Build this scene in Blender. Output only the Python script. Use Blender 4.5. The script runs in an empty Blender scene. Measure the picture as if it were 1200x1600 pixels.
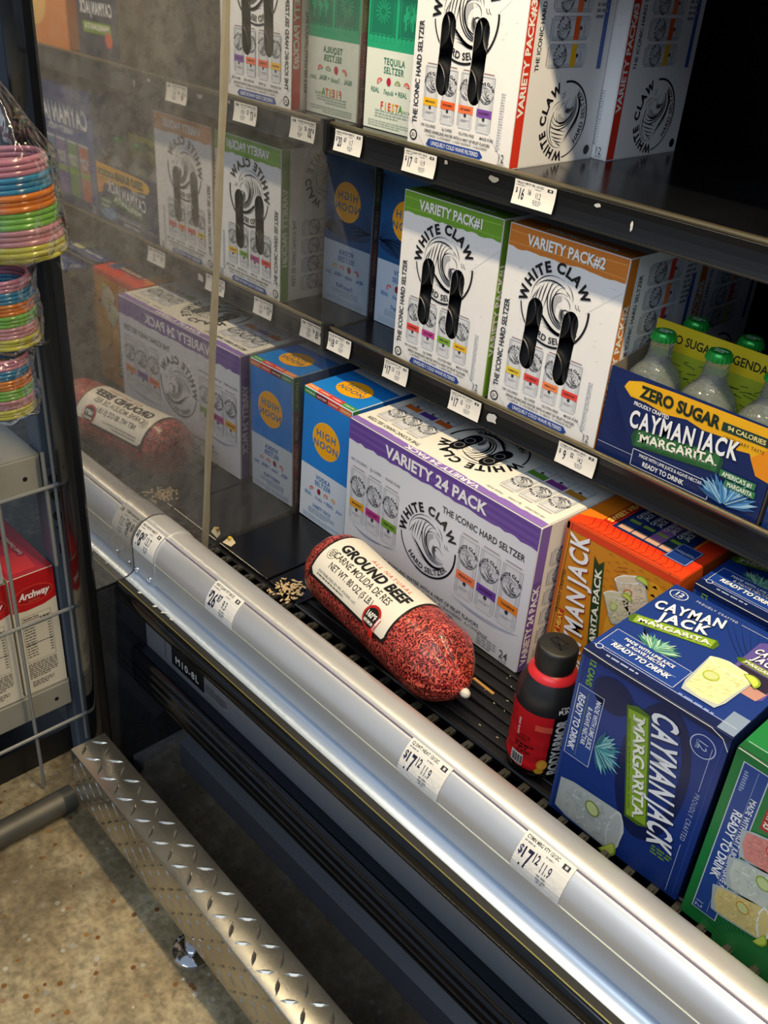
import bpy, bmesh, math, random
from mathutils import Vector, Matrix
random.seed(7)
pi = math.pi
sc = bpy.context.scene
COL = sc.collection

# ------------------------------------------------------------------ camera
CAM = (0.9885, -0.7924, 0.7781); YAW, PIT, ROL, FPX = 0.7796, -0.5445, 0.0795, 1498.4
cy_, sy_, cp_, sp_ = math.cos(YAW), math.sin(YAW), math.cos(PIT), math.sin(PIT)
fwd = Vector((-sy_*cp_, cy_*cp_, sp_)); rgt = Vector((cy_, sy_, 0)); upv = rgt.cross(fwd)
r2 = math.cos(ROL)*rgt + math.sin(ROL)*upv; u2 = -math.sin(ROL)*rgt + math.cos(ROL)*upv
cam = bpy.data.cameras.new('camera'); camo = bpy.data.objects.new('camera', cam); COL.objects.link(camo)
camo.matrix_world = Matrix(((r2.x, u2.x, -fwd.x, CAM[0]), (r2.y, u2.y, -fwd.y, CAM[1]), (r2.z, u2.z, -fwd.z, CAM[2]), (0, 0, 0, 1)))
cam.sensor_fit = 'VERTICAL'; cam.sensor_height = 36.0; cam.lens = FPX/1600*36.0; cam.clip_start = 0.02
sc.camera = camo

# ------------------------------------------------------------------ world, lights, exposure
w = bpy.data.worlds.new('store_ambient'); sc.world = w; w.use_nodes = True
bg = w.node_tree.nodes['Background']; bg.inputs[0].default_value = (0.62, 0.77, 1.0, 1); bg.inputs[1].default_value = 0.43
def area(name, loc, target, sx, sy, power, col):
    l = bpy.data.lights.new(name, 'AREA'); l.shape = 'RECTANGLE'; l.size = sx; l.size_y = sy; l.energy = power; l.color = col
    o = bpy.data.objects.new(name, l); COL.objects.link(o); o.location = loc
    o.rotation_euler = (Vector(target)-Vector(loc)).to_track_quat('-Z', 'Y').to_euler()
    return o
def strip(name, x0, x1, y, z, ty, tz, power, col):
    l = bpy.data.lights.new(name, 'AREA'); l.shape = 'RECTANGLE'; l.size = x1-x0; l.size_y = 0.03; l.energy = power; l.color = col
    o = bpy.data.objects.new(name, l); COL.objects.link(o)
    zl = -Vector((0, ty-y, tz-z)).normalized(); xl = Vector((1, 0, 0)); yl = zl.cross(xl)
    o.matrix_world = Matrix(((xl.x, yl.x, zl.x, (x0+x1)/2), (xl.y, yl.y, zl.y, y), (xl.z, yl.z, zl.z, z), (0, 0, 0, 1)))
    return o
strip('canopy_lamp_light', 0.03, 1.75, -0.235, 1.262, -0.12, 0.0, 22.0, (1.0, 0.80, 0.50))
area('aisle_fill_light', (1.2, -2.2, 2.3), (0.5, 0.0, 0.3), 2.4, 1.2, 30, (0.80, 0.90, 1.0))  # unseen soft fill, added for the cool ambient light from the aisle
vs = sc.view_settings; vs.view_transform = 'Standard'; vs.look = 'None'; vs.gamma = 1.0; vs.exposure = 0.0; vs.use_curve_mapping = False

# ------------------------------------------------------------------ materials
MATS = {}
def s2l(c): return tuple((x/255/12.92 if x/255 <= 0.04045 else ((x/255+0.055)/1.055)**2.4) for x in c)
def hexc(h): return tuple(int(h[i:i+2], 16) for i in (0, 2, 4))
def mat(name, col, rough=0.5, metal=0.0, spec=0.5, noise=0.0, nscale=30, bump=0.0, bscale=60, coat=0.0, rvar=0.0):
    if name in MATS: return MATS[name]
    m = bpy.data.materials.new(name); m.use_nodes = True; nt = m.node_tree; b = nt.nodes['Principled BSDF']
    c = s2l(hexc(col)) if isinstance(col, str) else col
    b.inputs['Base Color'].default_value = (*c, 1); b.inputs['Roughness'].default_value = rough
    b.inputs['Metallic'].default_value = metal; b.inputs['Specular IOR Level'].default_value = spec
    b.inputs['Coat Weight'].default_value = coat; b.inputs['Coat Roughness'].default_value = 0.08
    tc = nt.nodes.new('ShaderNodeTexCoord')
    if noise > 0:
        n = nt.nodes.new('ShaderNodeTexNoise'); n.inputs['Scale'].default_value = nscale; n.inputs['Detail'].default_value = 5
        nt.links.new(tc.outputs['Object'], n.inputs['Vector'])
        r = nt.nodes.new('ShaderNodeMix'); r.data_type = 'RGBA'
        r.inputs['A'].default_value = (*[x*(1-noise) for x in c], 1); r.inputs['B'].default_value = (*[min(1, x*(1+noise)) for x in c], 1)
        nt.links.new(n.outputs['Fac'], r.inputs['Factor']); nt.links.new(r.outputs['Result'], b.inputs['Base Color'])
        if rvar > 0:
            mr = nt.nodes.new('ShaderNodeMapRange'); mr.inputs['To Min'].default_value = max(0.02, rough-rvar); mr.inputs['To Max'].default_value = rough+rvar
            nt.links.new(n.outputs['Fac'], mr.inputs['Value']); nt.links.new(mr.outputs['Result'], b.inputs['Roughness'])
    if bump > 0:
        n2 = nt.nodes.new('ShaderNodeTexNoise'); n2.inputs['Scale'].default_value = bscale; n2.inputs['Detail'].default_value = 4
        nt.links.new(tc.outputs['Object'], n2.inputs['Vector'])
        bp = nt.nodes.new('ShaderNodeBump'); bp.inputs['Strength'].default_value = bump; bp.inputs['Distance'].default_value = 0.002
        nt.links.new(n2.outputs['Fac'], bp.inputs['Height']); nt.links.new(bp.outputs['Normal'], b.inputs['Normal'])
    MATS[name] = m
    return m
def ink(h): return mat('ink_'+h, h, rough=0.38, spec=0.45)
def board(h): return mat('board_'+h, h, rough=0.40, spec=0.45, noise=0.05, nscale=25, bump=0.05, bscale=30)

def mirror_mat(name, refl, rough, dirt_col, d0, d1, scale, streak):
    m = bpy.data.materials.new(name); m.use_nodes = True; nt = m.node_tree; N = nt.nodes; L = nt.links
    out = N['Material Output']; N.remove(N['Principled BSDF'])
    g = N.new('ShaderNodeBsdfGlossy'); g.inputs['Color'].default_value = (*refl, 1); g.inputs['Roughness'].default_value = rough
    d = N.new('ShaderNodeBsdfDiffuse')
    tc = N.new('ShaderNodeTexCoord'); mp = N.new('ShaderNodeMapping'); mp.inputs['Scale'].default_value = (1, 1, streak)
    L.new(tc.outputs['Object'], mp.inputs['Vector'])
    n = N.new('ShaderNodeTexNoise'); n.inputs['Scale'].default_value = scale; n.inputs['Detail'].default_value = 6; n.inputs['Roughness'].default_value = 0.65
    L.new(mp.outputs['Vector'], n.inputs['Vector'])
    mr = N.new('ShaderNodeMapRange'); mr.inputs['From Min'].default_value = 0.3; mr.inputs['From Max'].default_value = 0.7
    mr.inputs['To Min'].default_value = d0; mr.inputs['To Max'].default_value = d1
    L.new(n.outputs['Fac'], mr.inputs['Value'])
    n2 = N.new('ShaderNodeTexNoise'); n2.inputs['Scale'].default_value = 55; n2.inputs['Detail'].default_value = 4
    L.new(tc.outputs['Object'], n2.inputs['Vector'])
    cr = N.new('ShaderNodeMix'); cr.data_type = 'RGBA'
    cr.inputs['A'].default_value = (*[c*0.55 for c in dirt_col], 1); cr.inputs['B'].default_value = (*dirt_col, 1)
    L.new(n2.outputs['Fac'], cr.inputs['Factor']); L.new(cr.outputs['Result'], d.inputs['Color'])
    n3 = N.new('ShaderNodeTexNoise'); n3.inputs['Scale'].default_value = 70; n3.inputs['Detail'].default_value = 8; n3.inputs['Roughness'].default_value = 0.7
    L.new(tc.outputs['Object'], n3.inputs['Vector'])
    m3 = N.new('ShaderNodeMapRange'); m3.inputs['From Min'].default_value = 0.36; m3.inputs['From Max'].default_value = 0.52; m3.inputs['To Min'].default_value = 0.78; m3.inputs['To Max'].default_value = 1.06
    L.new(n3.outputs['Fac'], m3.inputs['Value'])
    ml = N.new('ShaderNodeMath'); ml.operation = 'MULTIPLY'; L.new(mr.outputs['Result'], ml.inputs[0]); L.new(m3.outputs['Result'], ml.inputs[1])
    mx = N.new('ShaderNodeMixShader'); L.new(ml.outputs[0], mx.inputs['Fac']); L.new(g.outputs[0], mx.inputs[1]); L.new(d.outputs[0], mx.inputs[2])
    L.new(mx.outputs[0], out.inputs['Surface'])
    return m
M_mirror = mirror_mat('reflective_liner', (0.53, 0.54, 0.55), 0.02, (0.34, 0.34, 0.335), 0.05, 0.30, 9, 0.6)
M_splash = mirror_mat('scuffed_reflective_plastic', (0.45, 0.445, 0.44), 0.026, (0.33, 0.325, 0.315), 0.16, 0.52, 7, 0.45)
M_black = mat('gloss_black_plastic', '0b0c0f', 0.16, noise=0.3, nscale=18, rvar=0.06)
M_blackm = mat('matte_black_metal', '101114', 0.42, noise=0.3, nscale=14, rvar=0.1)
M_shelf = mat('black_painted_shelf', '0d0e11', 0.20, noise=0.35, nscale=9, rvar=0.08)
M_ribs = mat('black_rubber_mat', '0e0e10', 0.42, noise=0.4, nscale=30, rvar=0.08)
M_rail = mat('black_rail', '0b0c0e', 0.30, noise=0.3, nscale=25)
M_brass = mat('worn_rail_edge', '8f8468', 0.28, metal=0.9, noise=0.2)
M_alu = mat('satin_aluminium', 'd8d8d8', 0.38, metal=0.62, noise=0.04, nscale=12, rvar=0.05)
M_alud = mat('aluminium_groove', '5c5a66', 0.35, metal=0.8)
M_navy = mat('navy_plastic', '101a26', 0.33, noise=0.15)
M_greyp = mat('grey_panel', '6e7074', 0.38, noise=0.08, bump=0.15, bscale=400)
M_kick = mat('kick_paint', '3d424c', 0.45, noise=0.15)
M_chrome = mat('chrome', 'd8d8da', 0.10, metal=1.0)
M_tread = mat('diamond_plate_aluminium', 'bfbdb4', 0.27, metal=0.95, noise=0.16, nscale=14, rvar=0.10)
M_white = mat('tag_paper', 'e6e2da', 0.55)
M_upright = mat('slate_enamel', '5f6874', 0.42, noise=0.1)
M_shelfc = mat('putty_enamel', '8f8c80', 0.45, noise=0.1)
M_wire = mat('grey_wire', '8b8c88', 0.36, metal=0.3, noise=0.1)
M_steeltube = mat('worn_tube', '57534a', 0.45, metal=0.4, noise=0.3)
M_strip = mat('yellowed_seal_strip', '857e6c', 0.35, noise=0.2, nscale=40)

def floor_mat():
    m = bpy.data.materials.new('worn_concrete'); m.use_nodes = True; nt = m.node_tree; N = nt.nodes; L = nt.links; b = N['Principled BSDF']
    tc = N.new('ShaderNodeTexCoord')
    def noise(s, d=6):
        n = N.new('ShaderNodeTexNoise'); n.inputs['Scale'].default_value = s; n.inputs['Detail'].default_value = d; n.inputs['Roughness'].default_value = 0.6
        L.new(tc.outputs['Object'], n.inputs['Vector']); return n
    def ramp(src, stops):
        r = N.new('ShaderNodeValToRGB'); e = r.color_ramp.elements
        e[0].position, e[0].color = stops[0][0], (*s2l(hexc(stops[0][1])), 1)
        e[1].position, e[1].color = stops[-1][0], (*s2l(hexc(stops[-1][1])), 1)
        for p, c in stops[1:-1]:
            x = e.new(p); x.color = (*s2l(hexc(c)), 1)
        L.new(src, r.inputs['Fac']); return r
    base = ramp(noise(7).outputs['Fac'], [(0.3, '857656'), (0.48, 'b09c76'), (0.62, 'c4b48e'), (0.75, 'd6c8a8')])
    fine = noise(90, 4)
    mx = N.new('ShaderNodeMix'); mx.data_type = 'RGBA'; mx.blend_type = 'MULTIPLY'; mx.inputs['Factor'].default_value = 0.6
    fr = ramp(fine.outputs['Fac'], [(0.35, '6a6a6a'), (0.65, 'ffffff')])
    L.new(base.outputs['Color'], mx.inputs['A']); L.new(fr.outputs['Color'], mx.inputs['B'])
    v = N.new('ShaderNodeTexVoronoi'); v.inputs['Scale'].default_value = 75; v.inputs['Randomness'].default_value = 1.0
    L.new(tc.outputs['Object'], v.inputs['Vector'])
    lt = N.new('ShaderNodeMath'); lt.operation = 'LESS_THAN'; lt.inputs[1].default_value = 0.26; L.new(v.outputs['Distance'], lt.inputs[0])
    sel = N.new('ShaderNodeSeparateColor'); L.new(v.outputs['Color'], sel.inputs['Color'])
    gt = N.new('ShaderNodeMath'); gt.operation = 'GREATER_THAN'; gt.inputs[1].default_value = 0.48; L.new(sel.outputs['Red'], gt.inputs[0])
    mu = N.new('ShaderNodeMath'); mu.operation = 'MULTIPLY'; L.new(lt.outputs[0], mu.inputs[0]); L.new(gt.outputs[0], mu.inputs[1])
    peb = ramp(sel.outputs['Green'], [(0.0, '6b3f1c'), (0.35, '9a6a2c'), (0.7, '8d8a80'), (1.0, 'c9c2b0')])
    m2 = N.new('ShaderNodeMix'); m2.data_type = 'RGBA'; L.new(mu.outputs[0], m2.inputs['Factor'])
    L.new(mx.outputs['Result'], m2.inputs['A']); L.new(peb.outputs['Color'], m2.inputs['B'])
    # grime patches
    st = noise(3.2, 5)
    sr = N.new('ShaderNodeMapRange'); sr.inputs['From Min'].default_value = 0.47; sr.inputs['From Max'].default_value = 0.62; sr.inputs['To Max'].default_value = 0.72
    L.new(st.outputs['Fac'], sr.inputs['Value'])
    m3 = N.new('ShaderNodeMix'); m3.data_type = 'RGBA'; m3.inputs['B'].default_value = (*s2l(hexc('5c4f3a')), 1)
    L.new(sr.outputs['Result'], m3.inputs['Factor']); L.new(m2.outputs['Result'], m3.inputs['A'])
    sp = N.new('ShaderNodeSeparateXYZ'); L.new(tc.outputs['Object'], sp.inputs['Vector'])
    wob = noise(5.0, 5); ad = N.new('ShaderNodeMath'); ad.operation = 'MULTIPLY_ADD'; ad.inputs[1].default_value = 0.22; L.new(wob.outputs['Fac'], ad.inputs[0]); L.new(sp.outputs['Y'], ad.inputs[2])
    gz = N.new('ShaderNodeMapRange'); gz.inputs['From Min'].default_value = -0.30; gz.inputs['From Max'].default_value = -0.22; gz.inputs['To Max'].default_value = 0.82; L.new(ad.outputs[0], gz.inputs['Value'])  # darker band near the case: grime plus the bumper's shade painted in
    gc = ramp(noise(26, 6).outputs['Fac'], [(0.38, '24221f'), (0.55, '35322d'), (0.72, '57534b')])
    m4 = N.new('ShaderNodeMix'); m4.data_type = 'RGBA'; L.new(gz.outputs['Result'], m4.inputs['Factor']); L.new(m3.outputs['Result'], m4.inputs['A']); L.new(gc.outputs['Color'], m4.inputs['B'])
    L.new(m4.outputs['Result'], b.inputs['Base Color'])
    b.inputs['Roughness'].default_value = 0.5
    bp = N.new('ShaderNodeBump'); bp.inputs['Strength'].default_value = 0.25; bp.inputs['Distance'].default_value = 0.003
    L.new(fine.outputs['Fac'], bp.inputs['Height']); L.new(bp.outputs['Normal'], b.inputs['Normal'])
    return m

# ------------------------------------------------------------------ mesh helpers
def link(o, parent=None):
    COL.objects.link(o)
    if parent is not None: o.parent = parent
    return o
class MB:
    def __init__(s): s.v = []; s.f = []; s.m = []
    def add(s, vs, fs, mi=0):
        k = len(s.v); s.v += [tuple(p) for p in vs]; s.f += [tuple(i+k for i in q) for q in fs]; s.m += [mi]*len(fs)
        return s
    def box(s, a, b, mi=0):
        x0, y0, z0 = a; x1, y1, z1 = b
        return s.add([(x0,y0,z0),(x1,y0,z0),(x1,y1,z0),(x0,y1,z0),(x0,y0,z1),(x1,y0,z1),(x1,y1,z1),(x0,y1,z1)],
                     [(0,3,2,1),(4,5,6,7),(0,1,5,4),(1,2,6,5),(2,3,7,6),(3,0,4,7)], mi)
    def extx(s, prof, x0, x1, mi=0, closed=True, caps=True):
        n = len(prof)
        vs = [(x0, y, z) for y, z in prof] + [(x1, y, z) for y, z in prof]
        fs = [(i, (i+1) % n, n+(i+1) % n, n+i) for i in range(n if closed else n-1)]
        if caps and closed: fs += [tuple(range(n))[::-1], tuple(range(n, 2*n))]
        return s.add(vs, fs, mi)
    def lathe(s, prof, seg=24, mi=0, c=(0,0,0), cap=True):
        n = len(prof); vs = []
        for r, z in prof:
            for k in range(seg):
                a = 2*pi*k/seg; vs.append((c[0]+r*math.cos(a), c[1]+r*math.sin(a), c[2]+z))
        fs = [(i*seg+k, i*seg+(k+1) % seg, (i+1)*seg+(k+1) % seg, (i+1)*seg+k) for i in range(n-1) for k in range(seg)]
        if cap: fs += [tuple(range(seg))[::-1], tuple((n-1)*seg+k for k in range(seg))]
        return s.add(vs, fs, mi)
    def tube(s, pts, r, seg=8, mi=0):
        pts = [Vector(p) for p in pts]; rings = []
        for i, p in enumerate(pts):
            t = (pts[min(i+1, len(pts)-1)]-pts[max(i-1, 0)]).normalized()
            a = Vector((0,0,1)) if abs(t.z) < 0.9 else Vector((1,0,0))
            n1 = t.cross(a).normalized(); n2 = t.cross(n1)
            rings += [p+r*(math.cos(2*pi*k/seg)*n1+math.sin(2*pi*k/seg)*n2) for k in range(seg)]
        n = len(pts)
        fs = [(i*seg+k, i*seg+(k+1) % seg, (i+1)*seg+(k+1) % seg, (i+1)*seg+k) for i in range(n-1) for k in range(seg)]
        fs += [tuple(range(seg))[::-1], tuple((n-1)*seg+k for k in range(seg))]
        return s.add(rings, fs, mi)
    def build(s, name, mats, parent=None, smooth=False, bevel=0.0, seg=2, loc=None):
        me = bpy.data.meshes.new(name); me.from_pydata(s.v, [], s.f); me.update()
        bm = bmesh.new(); bm.from_mesh(me)
        bmesh.ops.recalc_face_normals(bm, faces=bm.faces) if smooth != 'raw' else None
        for i, f in enumerate(bm.faces): f.material_index = s.m[i] if i < len(s.m) else 0
        if bevel > 0: bmesh.ops.bevel(bm, geom=list(bm.edges), offset=bevel, segments=seg, affect='EDGES', profile=0.5)
        bm.to_mesh(me); bm.free()
        for m in (mats if isinstance(mats, (list, tuple)) else [mats]): me.materials.append(m)
        if smooth is True:
            for p in me.polygons: p.use_smooth = True
        elif smooth == 'auto':
            for p in me.polygons: p.use_smooth = True
            try: me.set_sharp_from_angle(angle=math.radians(35))
            except Exception: pass
        o = bpy.data.objects.new(name, me); link(o, parent)
        if loc: o.location = loc
        return o
def thing(name, label, cat, loc=(0,0,0), rz=0, group=None, rot=None):
    o = bpy.data.objects.new(name, None); link(o); o.location = loc; o.rotation_euler = rot or (0, 0, rz); o.empty_display_size = 0.05
    tag(o, label, cat, group); return o
def tag(o, label, cat, group=None):
    o['label'] = label; o['category'] = cat
    if group: o['group'] = group
    return o

# ------------------------------------------------------------------ glyphs and flat print
_fc = bpy.data.curves.new('glyphs', 'FONT'); _fo = bpy.data.objects.new('glyphs', _fc); _fc.resolution_u = 3
_gl = {}; _adv = {}
def _mesh(body, off):
    _fc.body = body; _fc.offset = off; m = _fo.to_mesh()
    r = ([(v.co.x, v.co.y) for v in m.vertices], [tuple(p.vertices) for p in m.polygons]); _fo.to_mesh_clear(); return r
def glyph(ch, off):
    if (ch, off) not in _gl: _gl[(ch, off)] = _mesh(ch, off)
    return _gl[(ch, off)]
def adv(ch):
    if ch not in _adv:
        def wd(s):
            v = _mesh(s, 0)[0]; return max(p[0] for p in v)-min(p[0] for p in v)
        _adv[ch] = wd('|'+ch+'|')-wd('||')
    return _adv[ch]
CAP = 0.685
def inside(p, poly):
    x, y = p; c = False; j = len(poly)-1
    for i in range(len(poly)):
        xi, yi = poly[i]; xj, yj = poly[j]
        if (yi > y) != (yj > y) and x < (xj-xi)*(y-yi)/(yj-yi)+xi: c = not c
        j = i
    return c
class Print:
    """flat print: 2-D shapes in metres on a face, u to the right, v up"""
    def __init__(s): s.items = []; s.M = None; s.sp = 1.0
    def raw(s, vs, fs, col, ly):
        if s.M:
            a, b, c, d, e, f = s.M; vs = [(a*x+b*y+e, c*x+d*y+f) for x, y in vs]
        s.items.append((vs, fs, col, ly)); return s
    def poly(s, pts, col, ly=1): return s.raw(pts, [tuple(range(len(pts)))], col, ly)
    def rect(s, u, v, w, h, col, ly=1): return s.poly([(u,v),(u+w,v),(u+w,v+h),(u,v+h)], col, ly)
    def ell(s, cu, cv, ru, rv, col, ly=2, n=28, rot=0, a0=0, a1=360):
        P = []
        for k in range(n+(a1-a0 < 360)):
            a = math.radians(a0+(a1-a0)*k/n); x, y = ru*math.cos(a), rv*math.sin(a)
            P.append((cu+x*math.cos(rot)-y*math.sin(rot), cv+x*math.sin(rot)+y*math.cos(rot)))
        return s.poly(P, col, ly)
    def ring(s, cu, cv, r, w, col, ly=3, a0=0, a1=360, n=32, asp=1.0):
        vs = []
        for k in range(n+1):
            a = math.radians(a0+(a1-a0)*k/n)
            for rr in (r-w/2, r+w/2): vs.append((cu+rr*math.cos(a)*asp, cv+rr*math.sin(a)))
        return s.raw(vs, [(2*k, 2*k+1, 2*k+3, 2*k+2) for k in range(n)], col, ly)
    def stroke(s, pts, w, col, ly=3, taper=False):
        vs = []; n = len(pts)
        for i, p in enumerate(pts):
            q0 = pts[max(i-1, 0)]; q1 = pts[min(i+1, n-1)]; dx, dy = q1[0]-q0[0], q1[1]-q0[1]; L = math.hypot(dx, dy) or 1
            ww = w/2*(math.sin(pi*min(1, max(0.08, (i+0.3)/(n-0.4)))) if taper else 1)
            vs += [(p[0]-dy/L*ww, p[1]+dx/L*ww), (p[0]+dy/L*ww, p[1]-dx/L*ww)]
        return s.raw(vs, [(2*k, 2*k+1, 2*k+3, 2*k+2) for k in range(n-1)], col, ly)
    def bez(s, a, b, c, d, w, col, ly=3, n=12, taper=True):
        P = []
        for i in range(n+1):
            t = i/n; q = 1-t
            P.append(tuple(q**3*a[k]+3*q*q*t*b[k]+3*q*t*t*c[k]+t**3*d[k] for k in (0, 1)))
        return s.stroke(P, w, col, ly, taper)
    def frame(s, u, v, w, h, t, col, ly=2):
        s.rect(u, v, w, t, col, ly); s.rect(u, v+h-t, w, t, col, ly); s.rect(u, v, t, h, col, ly); return s.rect(u+w-t, v, t, h, col, ly)
    def tw(s, t, h, sx=1.0, tr=0.0): return sum(adv(c)*sx*(s.sp if c == ' ' else 1)+tr for c in t)*h/CAP
    def text(s, t, u, v, h, col, ly=4, al='c', rot=0, b=0.0, sx=1.0, sh=0.0, tr=0.0, fit=None, slab=False):
        if fit: sx = sx*fit/max(1e-6, s.tw(t, h, sx, tr))
        k = h/CAP; W = s.tw(t, h, sx, tr); x = {'c': -W/2, 'l': 0, 'r': -W}[al]; cr, sr = math.cos(rot), math.sin(rot)
        for ch in t:
            if ch != ' ':
                gv, gf = glyph(ch, b)
                def T(px, py):
                    X = x+px*k*sx+sh*py*k; Y = py*k-h/2
                    return (u+X*cr-Y*sr, v+X*sr+Y*cr)
                s.raw([T(*p) for p in gv], gf, col, ly)
                if slab:
                    xa, xb = min(p[0] for p in gv), max(p[0] for p in gv); wd = 0.26
                    spots = {'M': [(xa, 0), (xb, 0), (xa, 1), (xb, 1)], 'A': [(xa, 0), (xb, 0)], 'R': [(xa+.05, 0), (xb, 0), (xa+.02, 1)], 'I': [((xa+xb)/2, 0), ((xa+xb)/2, 1)], 'T': [((xa+xb)/2, 0)], 'G': []}.get(ch, [])
                    for sx0, top in spots:
                        y0 = CAP-0.07 if top else -0.01
                        s.raw([T(sx0-wd/2, y0), T(sx0+wd/2, y0), T(sx0+wd/2, y0+.09), T(sx0-wd/2, y0+.09)], [(0, 1, 2, 3)], col, ly)
            x += (adv(ch)*sx*(s.sp if ch == ' ' else 1)+tr)*k
        return s
    def arc(s, t, cu, cv, r, amid, h, col, ly=4, b=0.02, inner=False, sx=1.0, tr=0.0):
        W = s.tw(t, h, sx, tr); k = h/CAP; x = -W/2
        for ch in t:
            a_ = (adv(ch)*sx+tr)*k; xm = x+a_/2
            if ch != ' ':
                gv, gf = glyph(ch, b)
                if not inner:
                    ang = amid-xm/r; ca, sa = math.cos(ang), math.sin(ang)
                    f = lambda px, py: (cu+(r+py*k)*ca+(px*k*sx-a_/2)*sa, cv+(r+py*k)*sa-(px*k*sx-a_/2)*ca)
                else:
                    ang = amid+xm/r; ca, sa = math.cos(ang), math.sin(ang)
                    f = lambda px, py: (cu+(r-py*k)*ca-(px*k*sx-a_/2)*sa, cv+(r-py*k)*sa+(px*k*sx-a_/2)*ca)
                s.raw([f(*p) for p in gv], gf, col, ly)
            x += a_
        return s
    def micro(s, u, v, w, rows, pitch, col, ly=3, al='l', dens=0.55, seed=1):
        R = random.Random(seed)
        for r in range(rows):
            W = w*(1 if r < rows-1 else 0.7); x = 0 if al == 'l' else (w-W)/2
            end = x+W
            while x < end:
                l = min(end-x, pitch*R.uniform(0.8, 2.4)); s.rect(u+x, v-r*pitch, l, pitch*dens, col, ly); x += l+pitch*0.4
        return s
    def torn(s, u0, u1, v, amp, vtop, col, ly=2, n=24, seed=3, up=False):
        R = random.Random(seed); P = [(u0+(u1-u0)*i/n, v+R.uniform(-amp, amp)) for i in range(n+1)]
        return s.poly(P+[(u1, vtop), (u0, vtop)], col, ly)
    def build(s, name, fmap, parent, clip=None, subdiv=0, gap=0.00022, step=0.00011):
        cols = []; vs = []; fs = []; ms = []
        for V, F, c, ly in s.items:
            if c not in cols: cols.append(c)
            mi = cols.index(c)
            if clip and max(p[0] for p in V)-min(p[0] for p in V) > .002:
                V2, F2 = [], []
                def split(a, b, c, d=0):
                    es = [(math.dist(a, b), 0), (math.dist(b, c), 1), (math.dist(c, a), 2)]; L_, k_ = max(es)
                    if L_ > .0014 and d < 16:
                        if k_ == 0: m_ = ((a[0]+b[0])/2, (a[1]+b[1])/2); split(a, m_, c, d+1); split(m_, b, c, d+1)
                        elif k_ == 1: m_ = ((b[0]+c[0])/2, (b[1]+c[1])/2); split(a, b, m_, d+1); split(a, m_, c, d+1)
                        else: m_ = ((c[0]+a[0])/2, (c[1]+a[1])/2); split(a, b, m_, d+1); split(m_, b, c, d+1)
                    else: F2.append((len(V2), len(V2)+1, len(V2)+2)); V2.extend([a, b, c])
                near = False
                for h_ in clip:
                    if min(p[0] for p in V) < max(x for x, y in h_) and max(p[0] for p in V) > min(x for x, y in h_) and min(p[1] for p in V) < max(y for x, y in h_) and max(p[1] for p in V) > min(y for x, y in h_): near = True
                if near:
                    for q in F:
                        for k in range(1, len(q)-1): split(V[q[0]], V[q[k]], V[q[k+1]])
                    V, F = V2, F2
            for q in F:
                if clip:
                    cx = sum(V[i][0] for i in q)/len(q); cv = sum(V[i][1] for i in q)/len(q)
                    if any(inside((cx, cv), h) for h in clip): continue
                fs.append(tuple(len(vs)+k for k in range(len(q)))); ms.append(mi)
                vs += [(V[i][0], V[i][1], gap+ly*step) for i in q]
        me = bpy.data.meshes.new(name)
        if subdiv:
            me.from_pydata(vs, [], fs); bm = bmesh.new(); bm.from_mesh(me)
            for i, f in enumerate(bm.faces): f.material_index = ms[i]
            bmesh.ops.triangulate(bm, faces=bm.faces)
            for _ in range(6):
                es = [e for e in bm.edges if e.calc_length() > subdiv]
                if not es: break
                bmesh.ops.subdivide_edges(bm, edges=es, cuts=1); bmesh.ops.triangulate(bm, faces=[f for f in bm.faces if len(f.verts) > 3])
            for v in bm.verts: v.co = fmap(*v.co)
            bm.to_mesh(me); bm.free()
        else:
            me.from_pydata([fmap(*p) for p in vs], [], fs)
            me.polygons.foreach_set('material_index', ms)
        me.update()
        for c in cols: me.materials.append(ink(c))
        o = bpy.data.objects.new(name, me); return link(o, parent)
def face(side, w, d, h):
    return {'front': lambda u, v, o: (u-w/2, -d/2-o, v), 'right': lambda u, v, o: (w/2+o, u-d/2, v),
            'left': lambda u, v, o: (-w/2-o, d/2-u, v), 'top': lambda u, v, o: (u-w/2, v-d/2, h+o)}[side]
def carton(name, label, cat, x0, y0, z0, w, d, h, body, prints, rz=0, group=None, tilt=0.0, bev=0.0016, body_name='carton_body'):
    t = thing(name, label, cat, (x0+w/2*math.cos(rz)-d/2*math.sin(rz), y0+w/2*math.sin(rz)+d/2*math.cos(rz), z0), group=group, rot=(0, tilt, rz))
    MB().box((-w/2, -d/2, 0), (w/2, d/2, h)).build(body_name, body, t, bevel=bev)
    for side, P in prints.items():
        if P: P.build(side+'_print', face(side, w, d, h), t)
    return t

BK = '17171a'; WH = 'e9e8e8'
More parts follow.
